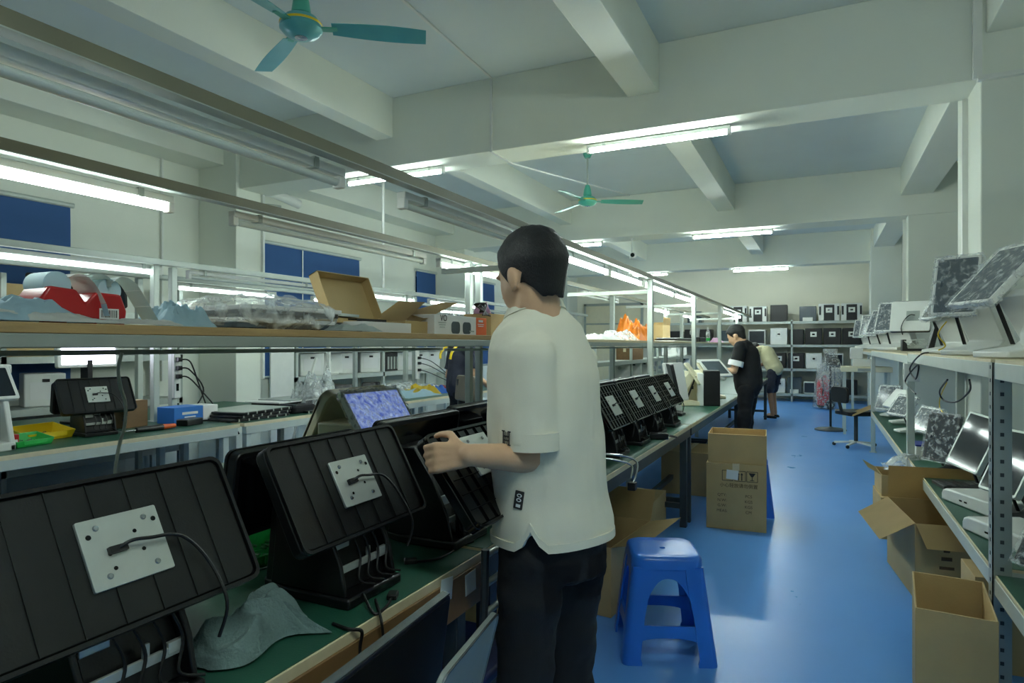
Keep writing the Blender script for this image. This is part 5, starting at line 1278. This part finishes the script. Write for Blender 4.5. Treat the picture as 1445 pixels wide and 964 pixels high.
# ================================================================ rear bench: cream kiosk, wrapped screen; racks behind
ky = onX(470, 590, -2.35)
t = thing('cream_kiosk', 'large cream wedge kiosk with a plastic wrapped blue screen behind the black terminals', 'kiosk', (-2.32, ky.y+.02, .78), 0)
B = panel_frame((-.225, .33, .195), 0, -28)
sh0 = MB().prism(rrect(.60, .38, .06, 8), -.02, 0, B).build('rear_shell', M['ivory'], t, bev=.004)
o_, i_ = rrect(.60, .38, .06, 8), rrect(.55, .33, .045, 8)
MB().loft([[(x, y, -.02) for x, y in o_], [(x, y, .035) for x, y in o_], [(x, y, .035) for x, y in i_], [(x, y, -.01) for x, y in i_]], c0=False, c1=False, M=B).build('shell_rim', M['ivory'], sh0, bev=.004)
MB().bb((-.16, .0, .0), (.12, .24, .20)).build('foot_block', M['ivory'], t, bev=.012)
MB().bar((-.02, .14, .19), (.09, .165, .26), .12, .04).build('screen_arm', M['ivory'], t, bev=.006)
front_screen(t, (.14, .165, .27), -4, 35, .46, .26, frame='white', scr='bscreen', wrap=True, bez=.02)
def machine(label, loc, rz, kind, s=1.0, group='white machines on the racks'):
    """small countertop machines stored on the racks"""
    t = thing('pos_terminal', label, 'terminal', loc, rz, group)
    if kind == 'panel':      # white back panel leaning, with round hole
        MB().prism(rrect(.34*s, .30*s, .02), -.02, .02, T(0, 0, .16*s, 78, 0, 0)).build('back_panel', M['white'], t, bev=.004)
        MB().cyl((0, -.03, .18*s), (0, -.045, .182*s), .03*s).build('pivot', M['galv'], t); MB().bb((-.12*s, -.06, 0), (.12*s, .14, .03)).build('foot', M['white'], t, bev=.006)
    elif kind == 'box':
        MB().bb((-.14*s, -.13*s, 0), (.14*s, .13*s, .27*s)).build('body', M['white'], t, bev=.012); MB().bb((-.1*s, -.133*s, .06*s), (.1*s, -.129*s, .2*s)).build('front_plate', M['boardw'], t)
        MB().bb((-.02*s, -.135*s, .2*s), (.03*s, -.129*s, .225*s)).build('black_port', M['black'], t)
    elif kind == 'dark':
        MB().prism(rrect(.32*s, .26*s, .02), -.02, .02, T(0, 0, .17*s, 80, 0, 0)).build('screen_shell', M['black'], t, bev=.003); MB().prism(rrect(.28*s, .21*s, .005), .02, .022, T(0, 0, .17*s, 80, 0, 0)).build('screen', M['screen'], t)
        MB().bb((-.1*s, -.08, 0), (.1*s, .1, .03)).build('foot', M['black'], t, bev=.006)
    elif kind == 'ribbed':
        MB().bb((-.17*s, -.05, 0), (.17*s, .05, .26*s)).build('body', M['black'], t, bev=.005)
        b = MB()
        for k in range(4): b.bb((-.13*s+.07*k*s, -.056, .03), (-.09*s+.07*k*s, -.05, .2*s))
        b.build('white_slots', M['galv'], t)
    return t
def rack(label, x0, x1, y0, y1, decks, h, m='steel', group='steel storage racks', along='y'):
    t = thing('storage_rack', label, 'rack', ((x0+x1)/2, (y0+y1)/2, 0), 0, group); a, b_ = (x1-x0)/2, (y1-y0)/2
    for z in decks:
        MB().bb((-a, -b_, z-.02), (a, b_, z)).build('deck', M['galv' if m != 'steel' else 'steel'], t)
        f = MB(); f.bb((-a, -b_, z-.06), (-a+.015, b_, z-.02)); f.bb((a-.015, -b_, z-.06), (a, b_, z-.02)); f.bb((-a, -b_, z-.06), (a, -b_+.015, z-.02)); f.build('deck_beam', M[m], t)
    nx = max(2, round(2*max(a, b_)/2.1)+1)
    for k in range(nx):
        u = -1+2*k/(nx-1)
        for s in (-1, 1):
            px_, py_ = (s*(a-.02), u*(b_-.02)) if b_ > a else (u*(a-.02), s*(b_-.02))
            MB().bb((px_-.02, py_-.02, 0), (px_+.02, py_+.02, h)).build('upright', M[m], t)
    return t
# racks along the left wall, holding white machines
rack('white steel rack of machines against the left wall between the two far blinds', -6.58, -6.12, 6.25, 9.95, (.55, .98, 1.36), 1.75)
lx = -6.35
for px, k, lb in ((436, 'box', 'white machine at the left end of the wall rack by the diagonal brace'), (463, 'panel', 'white back panel machine with a round pivot on the wall rack'), (484, 'box', 'white bulky machine right of the round pivot panel on the wall rack'), (518, 'box', 'white machine in the middle of the wall rack behind grey posts'),
                  (551, 'ribbed', 'black machine with grey slots on the wall rack'), (568, 'box', 'first of two white boxes right of the slotted black machine'), (588, 'box', 'white machine near the right end of the wall rack'), (604, 'box', 'last white machine at the right end of the wall rack')):
    p = onX(px, 500, lx); machine(lb, (lx, p.y, .981), 60 if k != 'ribbed' else 90, k, 1.15)
for px, lb in ((440, 'dark slim screen leaning on the low deck of the wall rack, leftmost'), (452, 'dark slim screen on the low deck, second from left'), (470, 'dark slim screen on the low deck below the round pivot panel'), (484, 'dark slim screen on the low deck, right of the others'), (524, 'dark unit on the low deck behind the grey posts')):
    p = onX(px, 560, lx); machine(lb, (lx, p.y, .551), 55, 'dark', .9, 'dark screens on the low deck of the wall rack')
rack('dim steel rack of boxes against the left wall at the left edge', -6.58, -6.1, 1.3, 4.6, (.35, .85, 1.30, 1.72), 2.0, 'galv')
for px, z, lb, m in ((18, 1.301, 'open kraft carton on the dim rack at the left edge', 'k'), (60, .851, 'white machine on the dim rack behind the black twin terminal', 'box'), (40, 1.301, 'dark screen on the dim rack at the left edge', 'dark'), (110, 1.301, 'white panel machine on the dim rack above the lit screen', 'panel'),
                     (15, 1.721, 'brown carton on top of the dim rack beneath the left lamp', 'k'), (70, 1.721, 'dark monitor on the upper deck of the dim rack, left', 'dark'), (150, 1.721, 'dark monitor on the upper deck of the dim rack, right', 'dark'), (100, .351, 'grey machine on the bottom deck of the dim rack', 'box'), (30, .351, 'dark screen low on the dim rack', 'dark')):
    p = onX(px, 500, lx)
    if m == 'k': carton(lb, (lx, p.y, z), 5, (.36, .5, .2), opened=z < 1.5, flaps=(None, None, 130, 150), flaplen=.15, group=None)
    else: machine(lb, (lx, p.y, z), 70, m, 1.1, 'machines on the dim left rack')
# diagonal brace, partition
t = thing('diagonal_brace', 'white diagonal brace bar standing by the left column', 'bar', (0, 0, 0), 0); pa, pb_ = onX(412, 575, -5.6), onX(446, 505, -5.6)
t.location = pa; MB().bar((0, 0, -.42), pb_-pa, .03, .02).build('strut', M['white'], t); MB().bar((0, .62, -.8), (0, .62, .9), .045, .03).build('upright', M['white'], t)
p0, p1 = onX(375, 500, -5.97), onX(408, 500, -5.97)
t = thing('light_board', 'tall pale glossy board leaning beside the left column', 'board', (-5.95, (p0.y+p1.y)/2+.05, 0), 0)
MB().bb((-.01, -(p1.y-p0.y)/2, .0), (.01, (p1.y-p0.y)/2, 1.42)).build('board_face', M['white'], t); b = MB(); h_ = (p1.y-p0.y)/2
for z in (.0, 1.4): b.bb((-.015, -h_, z), (.016, h_, z+.03))
b.build('board_trim', M['white'], t)
# ================================================================ left row bench goods (z = .78, x -4.13 .. -4.95)
tw = D.objects['pos_terminal'] ; 
gl = onZ(128, 612, .78)
t = copy_tree(D.objects['pos_terminal.001']); t.location = (-4.55, onX(138, 600, -4.5).y, .78); t.rotation_euler = (0, 0, R(-8)); t['label'] = 'black twin terminal with a white plate on the left row bench'; del t['group']
w_ = onX(8, 600, -4.35)
t = thing('pos_terminal', 'white terminal with an open back on the left row bench, cut by the left edge', 'terminal', (-4.42, w_.y-.12, .78), 0)
b = MB(); sd_ = [(-.1, 0), (.14, 0), (.14, .03), (.05, .34), (-.03, .36), (-.1, .2)]
for y in (-.13, .11): b.loft([[(x, y, z) for x, z in sd_], [(x, y+.03, z) for x, z in sd_]])
b.bb((-.1, -.13, 0), (.14, .14, .05)); b.build('open_frame', M['white'], t, bev=.006)
MB().bb((-.04, -.1, .05), (.03, .11, .26)).build('circuit_stack', M['pcb'], t); front_screen(t, (.02, .02, .40), 0, 35, .34, .24, scr='screen', bez=.02)
MB().bb((-.16, -.2, .44), (-.1, .24, .5)).build('rear_shell', M['white'], t, bev=.012)
for px, py, m, s, lb in ((38, 610, 'greenp', 1.0, 'green parts bin on the left row bench'), (58, 600, 'yellowp', 1.35, 'yellow parts bin behind the green one on the left row bench')):
    p = onZ(px, py+8, .782); bin_(lb, (-4.42 if s == 1 else -4.62, onX(px, 610, -4.42 if s == 1 else -4.62).y, .781), 10, M[m], s, group=None)
p = onZ(30, 618, .782); t = thing('red_box', 'small red box left of the green bin on the left row bench', 'box', (-4.42, onX(13, 612, -4.42).y, .781), 0)
MB().bb((-.05, -.03, 0), (.05, .03, .08)).build('case', M['redp'], t, bev=.004); MB().bb((-.052, -.02, .02), (.052, .02, .05)).build('side_label', M['paper'], t)
p = onX(185, 585, -4.7); carton('small brown carton right of the black twin terminal on the left row', (-4.72, p.y, .781), 8, (.14, .2, .2), opened=False, m=M['apron'], group=None)
p = onX(222, 600, -4.35); t = thing('soldering_tool', 'black and orange hand tool lying on the left row bench', 'tool', (-4.35, p.y, .80), 0)
MB().cyl((0, -.16, 0), (0, .04, 0), .018, .022).build('handle', M['black'], t); MB().cyl((0, .04, 0), (0, .14, 0), .02, .016).build('orange_grip', M['boardo'], t); MB().cyl((0, -.28, 0), (0, -.16, 0), .004, .008).build('shaft', M['chrome'], t)
t = thing('power_adaptor', 'black adaptor beside the orange gripped tool', 'adaptor', (-4.42, p.y+.32, .78), 15); MB().bb((-.05, -.09, 0), (.05, .09, .05)).build('case', M['black'], t, bev=.006); MB().tube(smoothpts([(.0, .09, .02), (.1, .16, .02), (.2, .22, -.01), (.25, .26, -.1)]), .006, 6).build('lead', M['rubber'], t)
p = onX(268, 583, -4.6); t = thing('printed_box', 'blue and white small carton beside the white post on the left row', 'box', (-4.62, p.y, .781), 0)
MB().bb((-.1, -.2, 0), (.1, .06, .13)).build('blue_part', M['boardb'], t, bev=.003); MB().bb((-.1, .06, 0), (.1, .2, .128)).build('white_part', M['boardw'], t, bev=.003); b = MB(); b.box((.101, -.06, .08), (.001, .14, .02)); b.box((.101, -.06, .05), (.001, .1, .01)); b.build('white_print', M['boardw'], t)
p0, p1 = onX(300, 580, -4.5), onX(395, 580, -4.5)
for k in range(4):
    y = p0.y+.28+(.02*k if k < 3 else .7); z = .781+.026*(k if k < 3 else 0)
    t = thing('panel_frame', ['lowest dark framed panel in the flat stack on the left row', 'middle dark framed panel in the flat stack on the left row', 'top dark framed panel in the flat stack on the left row', 'grey framed panel lying right of the flat stack'][k], 'panel', (-4.48, y, z), 3*k, 'flat panels on the left row bench')
    MB().prism(rrect(.5, .62 if k < 3 else .5, .03), 0, .018).build('shell', M['blackt'], t, bev=.003); MB().prism(rrect(.46, .56 if k < 3 else .44, .02), .018, .021).build('back_sheet', M['gscreen' if k % 2 else 'galv'], t)
    b = MB()
    for i in range(6): b.box((.25, -.25+.1*i, .009), (.006, .012, .02))
    b.build('clips', M['plate'], t)
p = onX(395, 568, -4.7); t = thing('sheet_stack', 'pale sheets lying on the dark panels of the left row', 'papers', (-4.7, p.y+.1, .86), 5)
MB().bb((-.2, -.35, 0), (.2, .3, .012)).build('sheet', M['boardw'], t); MB().bb((-.18, -.2, .012), (.2, .4, .022)).build('sheet', M['galv'], t); MB().bb((-.17, -.3, -.078), (.15, .3, 0)).build('spacer_tray', M['blackt'], t)
p = onX(445, 565, -4.5); cloth('plastic_sheet', 'standing crumpled milky plastic left of the cream kiosk', (-4.5, p.y, .781), 0, .35, .42, .42, 'film2', 'plastic sheet', 37)
t = thing('black_bundle', 'black folded pouch by the milky plastic on the left row', 'pouch', (-4.35, onX(420, 572, -4.35).y, .781), 0); MB().prism(rrect(.2, .3, .04), 0, .07).build('pouch_body', M['blackc'], t, bev=.02); MB().bb((-.08, -.13, .07), (.08, -.1, .085)).build('zip', M['dsteel'], t)
# coloured goods on the far left row bench
for px, m, w0, l0, h0, lb, sdv in ((580, 'bluepaper', .45, .7, .10, 'milky blue bag of parts at the near end of the coloured goods', 41), (592, 'yellowp', .3, .55, .14, 'yellow bag among the coloured goods on the left row bench', 43), (612, 'bluep', .3, .5, .12, 'blue bag among the coloured goods on the left row bench', 45), (628, 'redp', .25, .4, .10, 'red bag among the coloured goods on the left row bench', 47), (600, 'film2', .5, 1.4, .16, 'clear film over the coloured goods on the left row bench', 49)):
    p = onX(px, 550, -4.5); cloth('parts_bag', lb, (-4.5 if m != 'film2' else -4.75, p.y, .781), 0, w0, l0, h0, m, 'bag', sdv, 16)
# lit white screen
p0, p1 = onX(86, 500, -5.3), onX(162, 500, -5.3)
t = thing('monitor', 'brightly lit white monitor above the black twin terminal', 'monitor', (-5.3, (p0.y+p1.y)/2, .781), 0)
B = panel_frame((0, 0, .62), 0, 4); wv = (p1.y-p0.y)
p = MB().prism(rrect(wv+.06, .36, .015), -.04, 0, B).build('bezel', M['white'], t, bev=.004); MB().prism(rrect(wv, .31, .004), 0, .002, B).build('lit_screen', SCR, p)
MB().bar((-.03, 0, .02), (-.03, 0, .5), .1, .04).build('stand_neck', M['black'], t, bev=.004); MB().prism(rrect(.24, .34, .04), 0, .02).build('stand_foot', M['black'], t, bev=.004)
# faint glow added to the kiosk's blue screen, standing in for film glare
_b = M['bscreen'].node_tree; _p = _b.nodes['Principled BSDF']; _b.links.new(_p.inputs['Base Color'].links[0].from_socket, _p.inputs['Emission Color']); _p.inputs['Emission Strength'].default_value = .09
# power strip with plugs on the post
t = thing('power_strip', 'white power strip with black plugs hanging on the left row post', 'power strip', (-4.84, 3.58, 1.16), 0)
MB().bb((0, -.03, -.2), (.03, .03, .2)).build('strip_body', M['white'], t, bev=.005)
for k, z in enumerate((.12, .05, -.02)): MB().bb((.03, -.018, z-.018), (.07, .018, z+.018)).build('plug', M['black'], t, bev=.004); MB().tube(smoothpts([(.07, 0, z), (.12, .05, z-.02), (.13, .12+.05*k, z-.2), (.1, .25+.06*k*(1 if k != 1 else -3.5), -.36)]), .006, 6).build('plug_lead', M['rubber'], t)
MB().bb((.0301, -.012, -.14), (.031, .012, -.08)).build('empty_socket', M['blackg'], t)
t = thing('power_strip', 'white power strip with plugs on the grey post by the machines rack', 'power strip', (-4.84, 7.1, 1.13), 0)
MB().bb((0, -.03, -.18), (.03, .03, .2)).build('strip_body', M['white'], t, bev=.005)
for k, z in enumerate((.1, .03, -.06)): MB().bb((.03, -.018, z-.018), (.07, .018, z+.018)).build('plug', M['black'], t, bev=.004); MB().tube(smoothpts([(.07, 0, z), (.14, .15, z-.05), (.2, .4+.1*k, z-.2), (.3, .7+.08*k, -.34)]), .006, 6).build('plug_lead', M['rubber'], t)
# white cord hanging from the shelf
cable('white_cable', 'white cable hanging in a slack curve from the plank shelf', [onX(172, 498, -2.3), onX(167, 520, -2.3), onX(170, 545, -2.3), onX(177, 570, -2.3), onX(176, 600, -2.3), onX(168, 630, -2.3), onX(163, 662, -2.3), onX(163, 690, -2.3)], .006, 'white')
# under the left row
for k, (x, y, sz, lb) in enumerate(((-4.7, 2.65, (.4, .5, .32), 'carton under the left row bench beside the red stool'), (-4.6, 4.3, (.5, .7, .38), 'carton under the left row bench below the flat panels'), (-4.7, 5.2, (.5, .6, .34), 'carton under the left row bench, second below the flat panels'), (-4.6, 6.2, (.4, .5, .42), 'carton under the left row bench near the cream kiosk'), (-4.55, 9.0, (.4, .6, .4), 'dark brown carton below the coloured goods'))):
    carton(lb, (x, y, 0), 4*k, sz, opened=k in (0, 3), flaps=(130, None, 150, None), flaplen=.18, m=M['apron'] if k == 4 else None)
t = thing('blue_crate', 'light blue plastic crate under the left row bench by the cream kiosk', 'crate', (-4.35, 6.75, 0), 0); b = MB(); o = rrect(.34, .4, .03); i_ = rrect(.32, .38, .03); b.loft([[(x*.92, y*.92, 0) for x, y in o], [(x, y, .52) for x, y in o], [(x, y, .52) for x, y in i_], [(x*.92, y*.92, .01) for x, y in i_]]); b.build('crate_body', mat('sky_blue_plastic', (120, 190, 228), .4), t)
MB().tube([(-.18, -.21, .5), (.18, -.21, .5), (.18, .21, .5), (-.18, .21, .5), (-.18, -.21, .5)], .012, 6).build('rim', M['bluepaper'], t)
# chair pad by the dark shirted worker
p = onX(688, 552, -3.1); t = thing('stool_chair', 'brown padded chair back beside the paired grey posts', 'chair', (-3.15, p.y, 0), -30)
MB().prism(rrect(.36, .26, .04, 5), -.03, .03, T(0, -.2, .96, 84)).build('back_pad', M['foam'], t, bev=.01); MB().prism(rrect(.42, .4, .06, 5), .5, .56).build('seat', M['foam'], t, bev=.01)
MB().bar((-.14, -.2, .5), (-.14, -.22, 1.05), .025, .02).build('back_bar', M['dsteel'], t); MB().bar((.14, -.2, .5), (.14, -.22, 1.05), .025, .02).build('back_bar', M['dsteel'], t)
for sx in (-1, 1):
    for sy in (-1, 1): MB().bar((sx*.16, sy*.16, .5), (sx*.2, sy*.2, 0), .025, .025).build('leg', M['dsteel'], t)
# ================================================================ mid racks between the rows and goods on the far benches
rack('white steel rack behind the white post, its deck holding a brown carton and white units', -3.3, -2.92, 8.8, 16.6, (.82, 1.14), 1.42)
for px, y_, kind, z, lb in ((874, 0, 'panel', .821, 'white machine on the middle rack, leftmost beyond the worker'), (893, 0, 'box', .821, 'white machine on the middle rack, second beyond the worker'), (908, 0, 'box', .821, 'white machine on the middle rack just left of the white post'), (945, 0, 'panel', 1.141, 'white panel machine on the upper middle rack, left'), (958, 0, 'panel', 1.141, 'white panel machine on the upper middle rack, right'), (964, 0, 'box', .821, 'white machine low on the middle rack past the white post')):
    p = onX(px, 520, -3.1); machine(lb, (-3.1, p.y, z), 20, kind, 1.05, 'white machines on the middle rack')
p = onX(889, 500, -3.1); carton('brown carton on the upper deck of the middle rack', (-3.1, p.y, 1.141), 0, (.3, .7, .2), opened=False, m=M['apron'], group=None)
for k, (y, x, lb) in enumerate(((5.75, -1.25, 'black upright panel with loose cables beyond the ribbed terminals'), (6.05, -1.3, 'white upright display beyond the ribbed terminals'))):
    t = thing('pos_terminal', lb, 'terminal', (x, y, .78), 0, None); del_ = None
    z_stand(t, 0 if k == 0 else 200, .9, 'black' if k == 0 else 'white'); front_screen(t, (.08, 0, .28), 20 if k == 0 else 330, 12, .26, .36, frame='black' if k == 0 else 'white', scr='blackg' if k == 0 else 'boardw')
for k, (y, x) in enumerate(((6.75, -1.3), (7.0, -1.22))):
    t = thing('white_stand', ['ivory slanted terminal stand on the farther bench, left', 'ivory slanted terminal stand on the farther bench, right'][k], 'stand', (x, y, .78), 0); z_stand(t, 30, 1.25, 'ivory'); MB().prism(rrect(.26, .2, .02), 0, .02, T(.1, 0, .32, 0, 55)).build('top_plate', M['ivory'], t, bev=.004)
p = onX(1010, 565, -1.02)
t = thing('receipt_printer', 'black and white printer tower in front of the worker in black', 'printer', (-1.06, 6.85, .78), 12); MB().bb((-.05, -.12, 0), (.11, .1, .36)).build('black_side', M['black'], t, bev=.008); MB().bb((-.11, -.125, 0), (-.05, .1, .33)).build('white_front', M['white'], t, bev=.006)
t = thing('display_back', 'white framed panel held by the worker in black over the printer', 'panel', (-1.03, 7.12, 1.16), 0); B = panel_frame((0, 0, 0), -35, 48); p = MB().prism(rrect(.34, .26, .012), -.02, 0, B).build('frame', M['white'], t, bev=.003); MB().prism(rrect(.27, .19, .006), 0, .002, B).build('inner_panel', M['gscreen'], p)
for k, (x, y, rz) in enumerate(((-1.3, 7.5, 20), (-1.2, 7.8, 10), (-1.35, 8.1, 15))):
    t = thing('white_stand', ['white slanted stand just behind the printer tower', 'white slanted stand by the worker in black, middle', 'white slanted stand by the worker in black, farthest'][k], 'stand', (x, y, .78), 0); z_stand(t, rz, 1.1, 'ivory'); MB().prism(rrect(.22, .18, .02), 0, .02, T(.1, 0, .29, 0, 50)).build('top_plate', M['white'], t, bev=.004)
# ================================================================ back rack with stored terminals
BY = 17.25
rack('long grey steel rack along the back wall filled with black and white terminals', -4.2, 1.1, BY, BY+.6, (.20, .82, 1.41, 1.985), 2.02, 'galv')
def stored(label, px0, px1, z, h, style, group):
    a, b_ = onY(px0, 480, BY+.12), onY(px1, 480, BY+.12); w = b_.x-a.x
    t = thing('stored_terminal', label, 'terminal', ((a.x+b_.x)/2, BY+.3, z), 0, group); k = w/2
    body = {'bw': 'white', 'b': 'black', 'w': 'white', 'g': 'gscreen', 'd': 'black', 'f': 'white'}[style]
    MB().bb((-k, -.18, 0), (k, .2, h)).build('casing', M[body], t, bev=.012)
    if style == 'bw':
        MB().bb((-k*.5, -.19, .01), (k*.5, -.18, h*.93)).build('black_front', M['black'], t); MB().bb((-k*.94, -.187, h*.35), (-k*.76, -.18, h*.85)).build('side_slot', M['black'], t); MB().bb((k*.76, -.187, h*.35), (k*.94, -.18, h*.85)).build('side_slot', M['black'], t)
    if style in ('bw', 'b', 'w'):
        MB().bb((-.07, -.196, h*.48), (.07, -.18, h*.48+.12)).build('mounting_plate', M['plate'], t); MB().bb((-.03, -.2, h*.48+.04), (.03, -.195, h*.48+.08)).build('plate_hole', M['blackg'], t)
    if style == 'g': MB().bb((-k*.6, -.24, 0), (k*.6, -.18, h*.25)).build('foot', M['white'], t, bev=.006)
    if style in ('d', 'f'): MB().bb((-k*.88, -.186, h*.1), (k*.88, -.18, h*.9)).build('screen', M['screen' if style == 'f' else 'blackt'], t)
    if style == 'b': MB().bb((-k*.8, -.185, h*.08), (k*.8, -.18, h*.2)).build('lower_strip', M['blackt'], t)
    return t
top = 'terminals on the top deck of the back rack'; r2 = 'terminals on the second deck of the back rack'; r3 = 'terminals on the third deck of the back rack'; r4 = 'terminals on the bottom deck of the back rack'
Z1, Z2, Z3, Z4 = 1.986, 1.411, .821, .201
for a, b_, z, h, s, g_, lb in (
 (1029, 1054, Z1, .42, 'bw', top, 'white terminal with black front, leftmost on top of the back rack'), (1057, 1082, Z1, .40, 'bw', top, 'white terminal with black front, second on top of the back rack'), (1087, 1111, Z1, .42, 'd', top, 'dark machine in a white shell on top of the back rack'),
 (1128, 1152, Z1, .37, 'g', top, 'pale grey terminal alone in the middle of the back rack top'), (1155, 1185, Z1, .42, 'bw', top, 'white terminal with black front, second from right on top of the back rack'), (1187, 1217, Z1, .42, 'bw', top, 'white terminal with black front, rightmost on top of the back rack'),
 (1056, 1080, Z2, .38, 'f', r2, 'white framed grey screen on the second deck, left of the rack upright'), (1087, 1111, Z2, .42, 'w', r2, 'white terminal with a plate on the second deck'), (1114, 1134, Z2, .38, 'd', r2, 'dark unit behind a small white card on the second deck'), (1136, 1160, Z2, .40, 'b', r2, 'black terminal with white plate in the middle of the second deck'), (1162, 1187, Z2, .40, 'b', r2, 'black terminal with white plate, second from right on the second deck'), (1189, 1215, Z2, .40, 'b', r2, 'black terminal with white plate at the right of the second deck'),
 (1089, 1109, Z3, .38, 'b', r3, 'black terminal with white plate behind the beige worker on the third deck'), (1112, 1135, Z3, .38, 'b', r3, 'black terminal with white plate on the third deck, centre'), (1137, 1160, Z3, .38, 'w', r3, 'white terminal with plate on the third deck'), (1164, 1190, Z3, .38, 'f', r3, 'white framed dark monitor on the third deck'),
 (1093, 1108, Z4, .36, 'w', r4, 'white terminal on the bottom deck by the beige worker'), (1111, 1131, Z4, .40, 'g', r4, 'grey terminal on the bottom deck'), (1134, 1150, Z4, .30, 'f', r4, 'white framed monitor on the bottom deck'), (1186, 1210, Z4, .36, 'd', r4, 'dark unit on the bottom deck by the red extinguisher'),
 (944, 962, Z2, .36, 'd', r2, 'dark unit at the far left of the second deck'), (966, 985, Z2, .40, 'd', r2, 'second dark unit from the left on the second deck'), (987, 1004, Z2, .40, 'd', r2, 'third dark unit from the left on the second deck'), (1016, 1034, Z2, .36, 'g', r2, 'grey unit left of the worker in black on the second deck'), (970, 990, Z1, .30, 'g', top, 'grey round headed machine at the left of the back rack top')):
    stored(lb, a, b_, z, h, s, g_)
# yellow item at right edge
p = onX(1441, 332, .97)
t = thing('yellow_item', 'yellow item at the right edge hanging on the column', 'sign', (1.25, 5.19, 1.93), 0); MB().bb((-.05, -.012, -.09), (.2, .005, .09)).build('board', M['yellowp'], t, bev=.003); MB().cyl((.07, -.005, .09), (.07, -.005, .13), .006).build('hook', M['chrome'], t)
